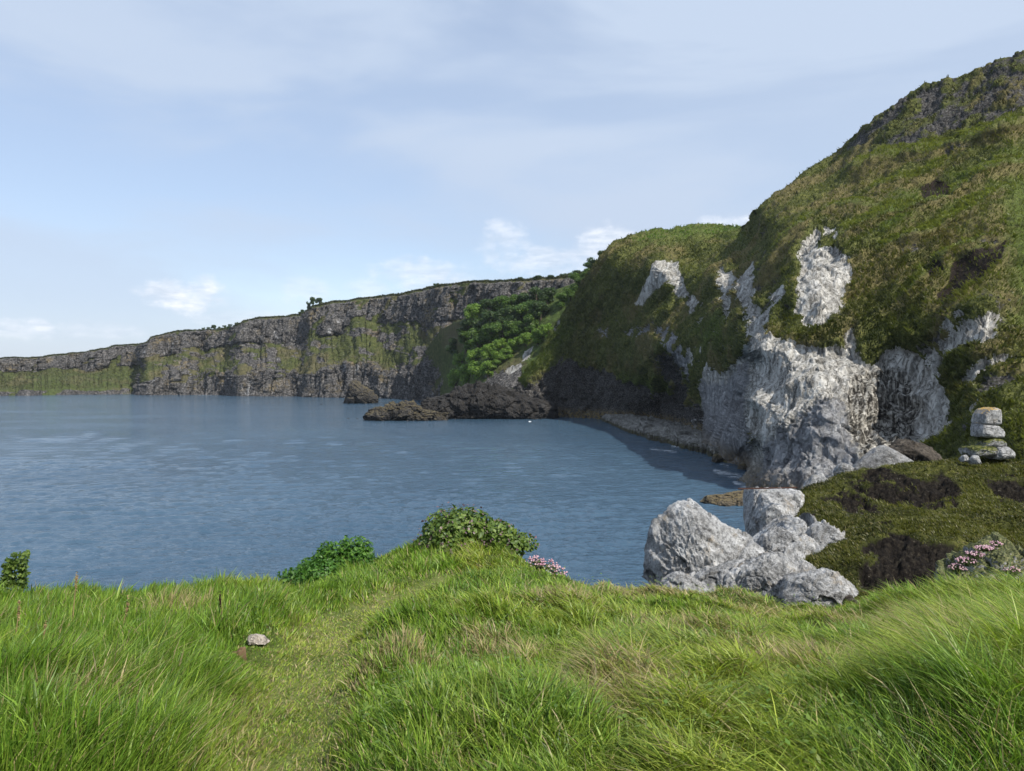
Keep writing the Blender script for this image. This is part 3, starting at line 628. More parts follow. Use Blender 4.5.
r = rock('crest_slab', [(886,450),(898,440),(910,435),(924,441),(936,452),(940,462)], 472, 39, 2.0, M_brown, amp=.2, cell=.6, seed=12, tilt=.3)
tag(r, 'dark brown rock behind the wedge shaped slab', 'rock slab', GC)
# pillar of weathered blocks
pr = empty('rock_pillar', ((988 - CX) / F * 33, 33, EYE + (HY - 460) / F * 33))
tag(pr, 'weathered limestone pillar of stacked blocks with an orange lichen cap', 'rock pillar')
rock('cap_block', [(976,424),(978,414),(982,409),(989,406.5),(995,408.5),(997.5,414),(998,424)], 424.5, 33, 1.1, M_lime_cap, pr, amp=.035, cell=.35, fine=.03, step=.4, facet=.3, ends=8, seed=13, power=6)
rock('middle_block', [(973,437),(974,428),(977,423),(993,424.5),(997,431),(999,438)], 437, 33, 1.2, M_lime, pr, amp=.06, cell=.35, fine=.03, step=.4, facet=.3, ends=8, seed=14, power=6)
rock('middle_block', [(974,446),(977,440),(985,436),(994,436.5),(1000,440),(1003,447)], 447, 33, 1.35, M_lime_moss, pr, amp=.06, cell=.35, fine=.03, step=.4, facet=.3, ends=8, seed=15, power=3.2)
rock('base_block', [(964,454),(966,447),(974,445),(990,446),(992,453)], 456, 32.8, 1.4, M_lime_moss, pr, amp=.07, cell=.3, fine=.03, step=.4, facet=.3, ends=8, seed=16, power=3)
rock('base_block', [(988,456),(993,447),(1003,445),(1008,449),(1011,457)], 459, 32.7, 1.3, M_lime, pr, amp=.08, cell=.35, fine=.03, step=.4, facet=.3, ends=8, seed=17, power=3)
GS = 'small stones below the rock pillar'
r = rock('loose_stone', [(959,460),(961,455),(965,454),(970,459)], 462, 31.8, .35, M_lime, amp=.03, cell=.25, fine=.02, step=.4, seed=18)
tag(r, 'smaller white stone at lower left of the rock pillar', 'stone', GS)
r = rock('loose_stone', [(969,461),(972,455),(978,453.5),(981,458),(980,462)], 464, 31.6, .4, M_lime, amp=.04, cell=.25, fine=.02, step=.4, seed=19)
tag(r, 'larger grey stone directly below the left foot of the pillar', 'stone', GS)
# shore rocks across the bay
GR_ = 'dark rocks standing in the bay'
r = rock('sea_rock', [(344,402),(346,390),(350,381),(353,378.5),(358,382),(364,387),(372,391),(379,399)], 405, 735, 26, M_bas_l, facet=.35, amp=3.6, cell=4.5, fine=1.0, step=.4, seed=20, power=2.2)
tag(r, 'pointed dark sea stack with golden lichen below the far cliffs', 'sea rock', GR_)
r = rock('sea_rock', [(363,419),(368,411),(374,407),(386,405),(392,402),(396,405),(404,402),(412,401),(418,406),(424,411),(436,412),(448,414)], 423, 455, 20, M_bas_l, facet=.3, amp=3.2, cell=2.6, ends=6, fine=.6, step=.4, seed=21, power=2.4)
tag(r, 'low black rock at the seaward tip of the promontory', 'sea rock', GR_)
r = rock('rock_promontory', [(400,416),(415,403),(430,398),(445,394),(458,389),(470,384),(480,381),(492,382),(505,388),(520,394),(535,398),(560,404)], 422, 480, 40, M_bas, facet=.4, amp=4.5, cell=4.5, fine=1.0, step=.4, seed=22, power=2.6)
tag(r, 'long dark rock promontory running out from the gully foot', 'rock promontory')
r = rock('sea_rock', [(345,419.5),(348,417.5),(352,419)], 421, 468, 4, M_bas, amp=.4, cell=2, step=.3, seed=23); tag(r, 'tiny black rock awash left of the promontory tip, farther out', 'sea rock', GR_)
r = rock('sea_rock', [(354,419.5),(357,418),(360,419.2)], 421, 466, 3, M_bas, amp=.3, cell=2, step=.3, seed=24); tag(r, 'tiny black rock awash next to the promontory tip', 'sea rock', GR_)
r = rock('sea_rock', [(319,405),(321,403.6),(323,405)], 406, 700, 3, M_bas, amp=.3, cell=2, step=.3, seed=25); tag(r, 'tiny black rock alone in open water left of the sea stack', 'sea rock', GR_)
r = rock('sea_rock', [(711,461),(713,455),(717,453),(722,456),(724,461)], 463, 232, 3, M_tide, amp=.3, cell=1, fine=.1, step=.4, seed=26); tag(r, 'yellowish boulder in the water off the shore ledge', 'sea rock', GR_)
r = rock('sea_rock', [(736,470),(739,464),(744,462),(750,467)], 472, 215, 3, M_tide, amp=.3, cell=1, fine=.1, step=.4, seed=27); tag(r, 'brown rock at the end of the shore ledge under the chalk nose', 'sea rock', GR_)
r = rock('sea_rock', [(700,502),(708,496),(722,494),(735,490),(748,489),(765,492),(775,505)], 512, 158, 9, M_tide, amp=.7, cell=1.5, fine=.3, step=.5, seed=28); tag(r, 'brown weedy rocks at the foot of the chalk nose behind the boulders', 'sea rock', GR_)
# wave-cut shelf
nn = NT(M_shelf.node_tree); bb = M_shelf.node_tree.nodes['Principled BSDF']; oldc = bb.inputs['Base Color'].links[0].from_socket
PZ = nn.objco(); zz_ = nn.math('ADD', nn.xyz(PZ)[2], nn.math('MULTIPLY', nn.math('SUBTRACT', nn.noise(PZ, .35, 5, .6), .5), 3.0))
nn.set(bb.inputs['Base Color'], nn.mix(nn.step(zz_, 1.9, .9), oldc, nn.ramp(nn.noise(PZ, .8, 4), [(.4, (.018, .016, .012)), (.6, (.06, .055, .02))])))
def shelf():
    edge_f = [(598,418),(604,422),(618,428),(632,434),(650,440),(672,445),(690,450),(712,456),(735,461),(752,466)]
    edge_b = [(598,411),(610,409),(640,410),(680,412),(700,420),(720,432),(752,446)]
    cols = np.arange(598, 752, .6); pf = interp(edge_f, cols); pb = interp(edge_b, cols)
    tz = interp([(598, .5), (606, 3.0), (680, 2.8), (752, 2.2)], cols)
    Df = 25 * F / (pf - HY) * (1 + .035 * fbm(np.stack([cols / 8, cols * 0, cols * 0 + 2.5], 1), 4, .65)); Db = np.maximum((25 - tz) * F / (pb - HY), Df * 1.02) + 12
    t = np.linspace(0, 1, 150)[:, None] ** 1.5
    Dm = np.concatenate([np.broadcast_to(Df - 1, (1, len(cols))), np.broadcast_to(Df, (1, len(cols))), Df + (Db - Df) * (.03 + .97 * t)])
    Z = np.concatenate([np.full((1, len(cols)), -3.), np.full((1, len(cols)), .15), tz * np.clip(.45 + 4 * t, 0, 1) * np.ones((150, 1))])
    Z[2] = tz * .75
    X = (cols - CX) / F * Dm; P = np.stack([X, Dm, Z], -1); flat = P.reshape(-1, 3)
    b1, c1 = blocks(flat / np.array([9, 12, 6.])); b2, _ = blocks(flat / 3.2, 4)
    Zd = .9 * b1 + .45 * b2 + .3 * fbm(flat / 2.5, 4, .6) + .3 * perlin(np.stack([flat[:, 0] / 60, flat[:, 1] / 4, flat[:, 2] * 0], 1)); Zd[:len(cols)] = 0
    Yd = 1.2 * fbm(flat / 7, 3)
    flat = flat + np.stack([0 * Zd, Yd, Zd], 1)
    o = mesh_np('shore_ledge', flat, grid_quads(*X.shape), mat=M_shelf)
    tag(o, 'flat grey rock ledge at sea level between cave and chalk nose', 'rock ledge', kind='structure')
shelf()

# ------------------------------------------------------------------ headland ground: the grass the camera stands on, and the knoll
# for each picture column, (distance, row) pairs; a negative row means a plain height in metres
HZ = lambda z: -z
H_COLS = {
 -500: [(.3,HZ(23.6)),(3,HZ(23.6)),(8,600),(10,HZ(21.8)),(16,HZ(12)),(22,HZ(-4)),(60,HZ(-5))],
 0:    [(.3,HZ(23.5)),(3,HZ(23.6)),(5.5,655),(8.5,606),(10,HZ(21.6)),(15,HZ(12)),(21,HZ(-4)),(60,HZ(-5))],
 100:  [(.3,HZ(23.45)),(3,HZ(23.55)),(5.5,652),(9,604),(10.5,HZ(21.4)),(15,HZ(12)),(21,HZ(-4)),(60,HZ(-5))],
 200:  [(.3,HZ(23.4)),(3,HZ(23.52)),(5.5,648),(9.3,598),(11,HZ(21.4)),(15,HZ(12)),(21,HZ(-4)),(60,HZ(-5))],
 300:  [(.3,HZ(23.4)),(3,HZ(23.5)),(5.5,642),(9.6,585),(11.5,HZ(21.6)),(15,HZ(12)),(21,HZ(-4)),(60,HZ(-5))],
 400:  [(.3,HZ(23.4)),(3,HZ(23.5)),(6,630),(9,578),(10.5,554),(12,HZ(21.9)),(16,HZ(12)),(22,HZ(-4)),(60,HZ(-5))],
 455:  [(.3,HZ(23.4)),(3,HZ(23.5)),(6,630),(9,576),(10.5,545),(12,HZ(22)),(16,HZ(12)),(22,HZ(-4)),(60,HZ(-5))],
 515:  [(.3,HZ(23.4)),(3,HZ(23.5)),(6,632),(9,578),(10.4,549),(12,HZ(21.9)),(16,HZ(12)),(22,HZ(-4)),(60,HZ(-5))],
 565:  [(.3,HZ(23.4)),(3,HZ(23.5)),(6,637),(9.6,590),(11.5,HZ(21.6)),(16,HZ(14)),(22,HZ(4)),(30,HZ(-4)),(60,HZ(-5))],
 640:  [(.3,HZ(23.4)),(3,HZ(23.5)),(6,642),(9.4,594),(12,HZ(21)),(17,HZ(18.6)),(21.5,HZ(17.6)),(25,HZ(14)),(32,HZ(-4)),(60,HZ(-5))],
 700:  [(.3,HZ(23.4)),(3,HZ(23.5)),(6,648),(9.4,602),(12,HZ(20.8)),(17,HZ(18.6)),(23,603),(26,HZ(17)),(34,HZ(-4)),(60,HZ(-5))],
 760:  [(.3,HZ(23.4)),(3,HZ(23.5)),(6,654),(9.4,610),(12,HZ(20.6)),(17,HZ(19)),(22,600),(26,560),(31,512),(34,HZ(18.6)),(46,HZ(-4)),(60,HZ(-5))],
 800:  [(.3,HZ(23.4)),(3,HZ(23.5)),(6,656),(9.2,613),(12,HZ(20.6)),(17,HZ(19.2)),(21,602),(25,555),(28,518),(33,486),(36,HZ(19)),(50,HZ(-4)),(60,HZ(-5))],
 850:  [(.3,HZ(23.4)),(3,HZ(23.52)),(6,656),(9,616),(12,HZ(20.4)),(17,HZ(19.4)),(20.5,604),(22.6,582),(23.8,545),(26.5,520),(28.5,508),(30.5,484),(33.5,470),(37,HZ(19.5)),(52,HZ(-4)),(60,HZ(-5))],
 900:  [(.3,HZ(23.4)),(3,HZ(23.55)),(6,652),(8.6,610),(12,HZ(20.4)),(17,HZ(19.5)),(20,600),(22.4,586),(23.4,540),(26.4,518),(28,512),(29.8,480),(33,464),(37,HZ(19.8)),(54,HZ(-4)),(60,HZ(-5))],
 960:  [(.3,HZ(23.4)),(3,HZ(23.6)),(6,645),(7.6,599),(10,HZ(21.4)),(17,HZ(19.6)),(20,600),(22.2,580),(23.4,542),(26.4,518),(28,506),(30,480),(33,458),(37,HZ(20)),(56,HZ(-4)),(60,HZ(-5))],
 1024: [(.3,HZ(23.4)),(3,HZ(23.65)),(6,642),(7.6,603),(10,HZ(21.6)),(17,HZ(20)),(20,590),(23,560),(26,525),(28,505),(30.5,475),(33,457),(37,HZ(20.4)),(58,HZ(0)),(60,HZ(-2))],
 1150: [(.3,HZ(23.4)),(3,HZ(23.7)),(6,640),(7.6,600),(10,HZ(21.8)),(17,HZ(20)),(20,590),(23,560),(28,500),(33,462),(40,HZ(21)),(60,HZ(10))],
 1500: [(.3,HZ(23.4)),(3,HZ(23.7)),(6,640),(7.6,600),(10,HZ(21.8)),(17,HZ(20)),(23,560),(33,462),(45,HZ(21)),(60,HZ(18))],
}
H_PX = np.concatenate([np.linspace(-2500, -500, 40)[:-1], np.linspace(-500, -12, 90)[:-1], np.arange(-12, 1037, 1.0), np.linspace(1037, 1500, 100)[1:], np.linspace(1500, 3500, 60)[1:]])
H_Y = np.concatenate([np.geomspace(.3, 2.4, 14)[:-1], np.geomspace(2.4, 14, 330)[:-1], np.linspace(14, 40, 330)[:-1], np.linspace(40, 60, 30)])
keys = sorted(H_COLS); tab = []
for k in keys:
    zz = [(Yk, -v if v < 30 else EYE + (HY - v) / F * Yk) for Yk, v in H_COLS[k]]
    tab.append(interp(zz, H_Y))
tab = np.array(tab)                                             # key columns x distances
HZT = np.stack([np.interp(H_PX, keys, tab[:, j]) for j in range(len(H_Y))])   # distances x columns
def blur(a, s, axis):
    r_ = int(3 * s); kk = np.exp(-.5 * (np.arange(-r_, r_ + 1) / s) ** 2); kk /= kk.sum()
    ap = np.pad(a, [(r_, r_) if i == axis else (0, 0) for i in range(2)], mode='edge')
    return np.apply_along_axis(lambda v: np.convolve(v, kk, 'valid'), axis, ap)
HZT = blur(HZT, 14, 1); near = H_Y < 14
HZT = np.where(near[:, None], blur(HZT, 9, 0), blur(HZT, 5, 0))
HYg, HPg = np.meshgrid(H_Y, H_PX, indexing='ij'); HXg = (HPg - CX) / F * HYg
PATH = [(255,2.6),(268,3.0),(285,3.6),(300,4.2),(318,5),(330,5.6),(348,6.3),(388,7.2),(430,8.1),(480,8.9)]
path_xy = [((p - CX) / F * Yk, Yk) for p, Yk in PATH]
def path_dist(X, Y): return line_d(X, Y, path_xy)
q2 = np.stack([HXg.ravel(), HYg.ravel(), 0 * HXg.ravel()], 1)
pd = path_dist(q2[:, 0], q2[:, 1]).reshape(HXg.shape)
onp = sstep(pd, .42, .15)
nearm = sstep(HYg, 14, 11)
def tussock(q):
    return .15 * fbm(q / .9 + 5, 3) + .13 * (1 - np.abs(perlin(q / .55 + 30))) + .06 * fbm(q / .22, 2)
HZT = HZT + nearm * ((1 - .85 * onp) * tussock(q2).reshape(HXg.shape) - .03 * onp + .01 * sstep(pd, .3, .7) * sstep(pd, 1.5, .8))
farm = sstep(HYg, 15, 18) * sstep(HYg, 50, 40)
HZT = HZT + farm * (.38 * fbm(q2 / np.array([3, 1.6, 1]) + 3, 4) + .18 * fbm(q2 / np.array([1.2, .5, 1]), 4, .6)).reshape(HXg.shape)
_g = np.random.default_rng(12); MND = np.zeros(HXg.shape)
for _ in range(90):
    my = 2.6 + 6.5 * _g.random() ** 1.2; mp = _g.uniform(-40, 1080); mx = (mp - CX) / F * my
    if path_dist(np.array([mx]), np.array([my]))[0] < .5: continue
    rx_ = _g.uniform(.22, .5); ry_ = _g.uniform(.18, .4); hh_ = _g.uniform(.06, .17) * (1.0 if mp > 380 else .6)
    MND = np.maximum(MND, hh_ * np.exp(-(((HXg - mx) / rx_) ** 2 + ((HYg - my) / ry_) ** 2)))
HZT = HZT + MND - .03 * nearm * (1 - onp)
def ground(px, Y):
    i = np.clip(np.searchsorted(H_Y, Y) - 1, 0, len(H_Y) - 2); j = np.clip(np.searchsorted(H_PX, px) - 1, 0, len(H_PX) - 2)
    a = (Y - H_Y[i]) / (H_Y[i + 1] - H_Y[i]); b = (px - H_PX[j]) / (H_PX[j + 1] - H_PX[j])
    return (HZT[i, j] * (1 - a) * (1 - b) + HZT[i + 1, j] * a * (1 - b) + HZT[i, j + 1] * (1 - a) * b + HZT[i + 1, j + 1] * a * b)
def g1(px, Y): return float(ground(np.array([px]), np.array([Y]))[0])
HPY = HY - (HZT - EYE) / HYg * F
jk = 13 * fbm(np.stack([HXg.ravel(), HYg.ravel(), HZT.ravel()], 1) / 1.5, 6, .65)
PEAT = [[(838,498),(850,478),(885,468),(915,476),(945,472),(960,486),(955,505),(930,508),(905,502),(880,512),(850,512)],
        [(862,585),(866,545),(890,532),(930,540),(960,548),(975,560),(960,590),(910,592)],[(985,480),(1010,474),(1024,484),(1030,500),(1000,500)],[(850,600),(900,585),(960,580),(1000,600),(980,640),(850,640)]]
H_peat = masks(HPg.ravel(), HPY.ravel(), PEAT, 7, (jk * 1.6, jk)) * (HYg.ravel() > 17)
H_peat = np.clip(H_peat * (1 - .75 * sstep(fbm(np.stack([HXg.ravel(), HYg.ravel(), HZT.ravel() * 2], 1) / .9 + 8, 4, .6), .1, .4)) + .75 * sstep(fbm(np.stack([HXg.ravel(), HYg.ravel(), HZT.ravel() * 2], 1) / 1.4 + 18, 6, .7), .12, .42) * (HYg.ravel() > 19), 0, 1)
HZT = HZT - (H_peat.reshape(HXg.shape) * farm * (.16 - .25 * fbm(q2 / .25 + 4, 3, .6).reshape(HXg.shape) - .40 * fbm(q2 / .7 + 4, 4, .6).reshape(HXg.shape)))
def ground_mat():
    m, n, b = new_mat('headland_turf'); P = n.pos(); a = n.attr('m'); peat, path, knoll = n.sep(a.outputs['Color'])[:3]
    n1 = n.noise(P, 1.0, 5, .6); n2 = n.noise(P, 9, 5, .7); n3 = n.noise(P, 45, 3, .7)
    t = n.math('ADD', n.math('MULTIPLY', n1, .4), n.math('ADD', n.math('MULTIPLY', n2, .35), n.math('MULTIPLY', n3, .25)))
    soil = n.ramp(t, [(.35, (.028, .034, .010)), (.5, (.06, .085, .02)), (.65, (.13, .14, .045))])
    thatch = n.ramp(t, [(.36, (.06, .09, .02)), (.5, (.13, .16, .045)), (.62, (.26, .23, .11))])
    kn = n.ramp(t, [(.40, (.014, .015, .006)), (.49, (.038, .043, .012)), (.56, (.085, .088, .022)), (.64, (.16, .145, .05))])
    pt = n.ramp(n.math('ADD', n.math('MULTIPLY', n2, .6), n.math('MULTIPLY', n3, .4)), [(.40, (.004, .0035, .003)), (.50, (.011, .009, .008)), (.60, (.032, .027, .02)), (.645, (.06, .055, .035)), (.67, (.34, .33, .31))])
    c = n.mix(path, soil, thatch); c = n.mix(knoll, c, kn)
    c = n.mix(n.step(n.math('ADD', peat, n.math('MULTIPLY', n.math('SUBTRACT', n.math('ADD', n.math('MULTIPLY', n2, .5), n.math('MULTIPLY', n3, .5)), .5), 2.4)), .44, .54), c, pt)
    n.set(b.inputs['Base Color'], c); b.inputs['Roughness'].default_value = .95; b.inputs['Specular IOR Level'].default_value = .1
    n.set(b.inputs['Normal'], n.bump(t, .8, .15)); return m
am = np.stack([H_peat, (onp * nearm).ravel(), sstep(HYg, 12, 15).ravel()], 1)
V = np.stack([HXg, HYg, HZT], -1)
rear = np.stack([(H_PX - CX) / F * 14, np.full(len(H_PX), -14.), np.full(len(H_PX), 23.4)], -1)[None]
V = np.concatenate([rear, V]); am = np.concatenate([np.zeros((len(H_PX), 3)), am])
o = mesh_np('headland_ground', V.reshape(-1, 3), grid_quads(V.shape[0], V.shape[1]), mat=ground_mat(), attrs={'m': am})
tag(o, 'grassy headland top falling to the sea with a mossy knoll', 'ground', kind='structure')

# ------------------------------------------------------------------ grass blades
def blades(name, pos, h, wdt, lean_az, lean, tint, face=None, seg=3, mat=M_grass, droop=.35):
    n = len(pos); face = rng.random(n) * 6.283 if face is None else face
    L = np.stack([np.cos(lean_az), np.sin(lean_az), 0 * lean_az], 1); S = np.stack([np.cos(face), np.sin(face), 0 * face], 1)
    per = 2 * seg + 1; V = np.empty((n, per, 3))
    for s in range(seg + 1):
        t = s / seg
        hor = lean * (t ** 1.6); up = t * (1 - droop * lean * t)
        cpos = pos + L * (h * hor)[:, None]; cpos[:, 2] += h * np.maximum(up, .05 * t)
        if s < seg:
            wv = wdt * (1 - .55 * t ** 1.5) * .5
            V[:, 2 * s] = cpos - S * wv[:, None]; V[:, 2 * s + 1] = cpos + S * wv[:, None]
        else: V[:, 2 * seg] = cpos
    base = (np.arange(n) * per)[:, None]
    q = np.concatenate([base + np.array([[2 * s, 2 * s + 1, 2 * s + 3, 2 * s + 2]]) for s in range(seg - 1)]) if seg > 1 else None
    t3 = base + np.array([[2 * seg - 2, 2 * seg - 1, 2 * seg]])
    return mesh_np(name, V.reshape(-1, 3), q, t3, mat, attrs={'tint': np.repeat(tint, per, 0)})
def grass():
    nc_, per = 24500, 34; n = nc_ * per
    Yc = 2.3 * (13.0 / 2.3) ** (rng.random(nc_) ** .88); pc = np.where(rng.random(nc_) < .84, rng.uniform(-60, 1084, nc_), np.where(rng.random(nc_) < .45, rng.uniform(-330, -60, nc_), rng.uniform(1084, 1480, nc_)))
    spread = (.035 + .06 * rng.random(nc_)) * (.6 + .11 * Yc)
    ox = rng.normal(size=(nc_, per)) * spread[:, None]; oy = rng.normal(size=(nc_, per)) * spread[:, None]
    X = ((pc - CX) / F * Yc)[:, None] + ox; Y = np.maximum(Yc[:, None] + oy, 2.0); X = X.ravel(); Y = Y.ravel()
    clump_az = np.arctan2(oy, ox).ravel(); clump_r = (np.hypot(ox, oy) / spread[:, None]).ravel()
    clump_h = np.repeat(rng.uniform(.45, 1.65, nc_), per); clump_c = np.repeat(rng.normal(0, 1, nc_), per)
    px = CX + F * X / Y
    q = np.stack([X, Y, 0 * X], 1)
    z = ground(px, Y)
    pdist = path_dist(X, Y) + .14 * fbm(q / .45 + 61, 3); onpath = .95 * sstep(pdist, .46, .14)
    bank = sstep(pdist, .22, .42) * sstep(pdist, .95, .5)
    leftbank = bank * (X < np.interp(Y, [p[1] for p in path_xy], [p[0] for p in path_xy]))
    f1 = fbm(q / 1.1 + 3, 3); f2 = fbm(q / .35 + 9, 2); f3 = fbm(q / 2.2 + 21, 2)
    left = sstep(px, 330, 230); right = sstep(px, 380, 620)
    h = clump_h * (.075 + .045 * left + .025 * right * sstep(Y, 7.5, 4) + .07 * right * sstep(px, 820, 960) + .08 * np.maximum(sstep(np.abs(px - 455), 70, 20), sstep(np.abs(px - 335), 45, 15)) * sstep(Y, 8.4, 9.2)) * (1 + .6 * f1 + .5 * f2) * rng.uniform(.45, 1.45, n)
    h = h * (1 - .70 * onpath) + .02 * leftbank; stn = np.minimum.reduce([np.hypot(X - (a_ - CX) / F * b_, (Y - b_) * .55) for a_, b_ in ((257, 5.12), (239, 4.75), (252, 4.9))] + [np.hypot(X - (239 - CX) / F * 4.7, (Y - 4.45) * .45)]); h = h * (1 - .8 * sstep(stn, .26, .08)); h = np.clip(h, .03, .55) * sstep(Y, 13, 11) * (1 - .35 * sstep(Y, 7, 10))
    keep = (rng.random(n) < (1 - .35 * onpath)) & (h > .015)
    # wind-combed direction: swept to the left and toward the viewer on the right, upright on the left
    base_az = np.where(px < 340, R(40), R(165)) + 1.2 * f3 + 1.7 * perlin(q / .55 + 50)
    az = np.arctan2(.75 * np.sin(base_az) + .7 * clump_r * np.sin(clump_az), .75 * np.cos(base_az) + .7 * clump_r * np.cos(clump_az)) + rng.normal(0, .5, n)
    lean = np.clip(.42 + .42 * right + .5 * f1 + rng.normal(0, .22, n) + .3 * onpath, .05, 1.5)
    w_ = (.0042 + .0022 * rng.random(n)) * (1 + .16 * np.clip(Y - 3, 0, 8))
    w_ *= np.where(rng.random(n) < .06, 1.8, 1)
    # colour of each blade
    r1 = rng.random(n)[:, None]
    green = np.array([.066, .150, .014]) * (1 - r1) + np.array([.195, .31, .036]) * r1
    yel = np.array([.32, .35, .055]); straw = np.array([.34, .28, .14]); blue = np.array([.08, .175, .045])
    fy = np.clip(sstep(f1 + .6 * f3 + .35 * right - .15 * left, -.15, .75) * .62 + .45 * onpath + .20 * clump_c + rng.normal(0, .12, n), 0, 1)[:, None]
    c = green * (1 - fy) + yel * fy
    fb = (sstep(perlin(q / .8 + 80), .2, .6) * (1 - onpath) * .4 * (rng.random(n) < .6))[:, None]; c = c * (1 - fb) + blue * fb
    dryp = np.zeros(n)
    for (dx_, dy_, rx) in ((665, 8.6, .6), (740, 8.4, .8), (610, 8.9, .6), (800, 4.6, .6), (690, 6.0, .6), (860, 7.0, .6), (400, 4.2, .3), (620, 3.6, .4), (180, 6.5, .4), (1000, 4.0, .35), (500, 4.8, .4), (930, 5.5, .5), (75, 3.2, .18), (560, 7.0, .5)):
        dryp = np.maximum(dryp, sstep(np.hypot(X - (dx_ - CX) / F * dy_, (Y - dy_) * .6) / rx, 1.1, .2))
    ps = np.clip(.06 + .27 * onpath + .62 * dryp + .10 * sstep(f2, .2, .6), 0, .8)
    isd = (rng.random(n) < ps)[:, None]; c = np.where(isd, straw * rng.uniform(.75, 1.15, (n, 1)), c)
    c = c * rng.uniform(.5, 1.5, (n, 1))
    k = keep
    o = blades('meadow_grass', np.stack([X, Y, z - .015], 1)[k], h[k], w_[k], az[k], lean[k], c[k])
    tag(o, 'long wind combed green grass covering the headland foreground', 'grass', kind='stuff')
grass()
def far_scrub():
    nr, nc = farP.shape[:2]; n = 90000
    i = rng.integers(6, nr - 3, n); j = rng.integers(1, nc - 2, n)
    crest = rng.random(n) < .28; i = np.where(crest, rng.integers(nr - 8, nr - 4, n), i)
    a, b = rng.random((2, n, 1))
    p = farP[i, j] * (1 - a) * (1 - b) + farP[i + 1, j] * a * (1 - b) + farP[i, j + 1] * (1 - a) * b + farP[i + 1, j + 1] * a * b
    k = (crest | (rng.random(n) > far_rock[i, j] * 1.6)) & (p[:, 2] > 8); p = p[k]; crest = crest[k]; n = len(p)
    f0 = fbm(p / 28 + 5, 4, .6); h = rng.uniform(.7, 2.2, n) * (1 + .8 * f0) + crest * .5
    r1 = np.clip(.4 + .9 * f0 + rng.normal(0, .25, n) - .15 * crest, 0, 1)[:, None]
    c = np.array([.028, .036, .013]) * (1 - r1) + np.array([.11, .112, .045]) * r1
    o = blades('clifftop_scrub', p, h, h * .45, rng.uniform(0, 6.28, n), rng.uniform(.3, 1.2, n), c, seg=2)
    tag(o, 'scrub and rough grass on the ledges and crest of the far cliffs', 'scrub', kind='stuff')
far_scrub()
def knoll_grass():
    n = 175000; px = np.where(rng.random(n) < .82, rng.uniform(560, 1060, n), rng.uniform(1060, 1400, n)); Y = rng.uniform(16.5, 37, n); X = (px - CX) / F * Y
    i = np.clip(np.searchsorted(H_Y, Y) - 1, 0, len(H_Y) - 2); j = np.clip(np.searchsorted(H_PX, px) - 1, 0, len(H_PX) - 2)
    pe = H_peat.reshape(HXg.shape)[i, j]
    k = (rng.random(n) > pe * 1.4) & (px > 740)
    z = ground(px, Y); q = np.stack([X, Y, z], 1); f1 = fbm(q / 1.3, 3); f2 = fbm(q / .5 + 7, 2)
    h = np.clip(.10 * (1 + .8 * f1 + .5 * f2) * rng.uniform(.5, 1.4, n), .03, .3)
    r1 = np.clip(.26 + .6 * f1 + 1.1 * fbm(q / np.array([4, 1.5, 1.5]) + 31, 3) + .25 * sstep(px, 800, 950) + rng.normal(0, .25, n), 0, 1)[:, None]
    c = np.array([.024, .030, .008]) * (1 - r1) + np.array([.135, .14, .03]) * r1
    tan = (rng.random(n) < .16)[:, None]; c = np.where(tan, np.array([.19, .165, .07]), c)
    o = blades('knoll_grass', q[k], h[k], np.full(k.sum(), .03), (R(180) + 1.5 * f2 + rng.normal(0, .6, n))[k], np.clip(.7 + rng.normal(0, .3, n), .1, 1.4)[k], c[k], seg=2)
    tag(o, 'short mossy turf on the knoll behind the boulders', 'grass', kind='stuff')
knoll_grass()
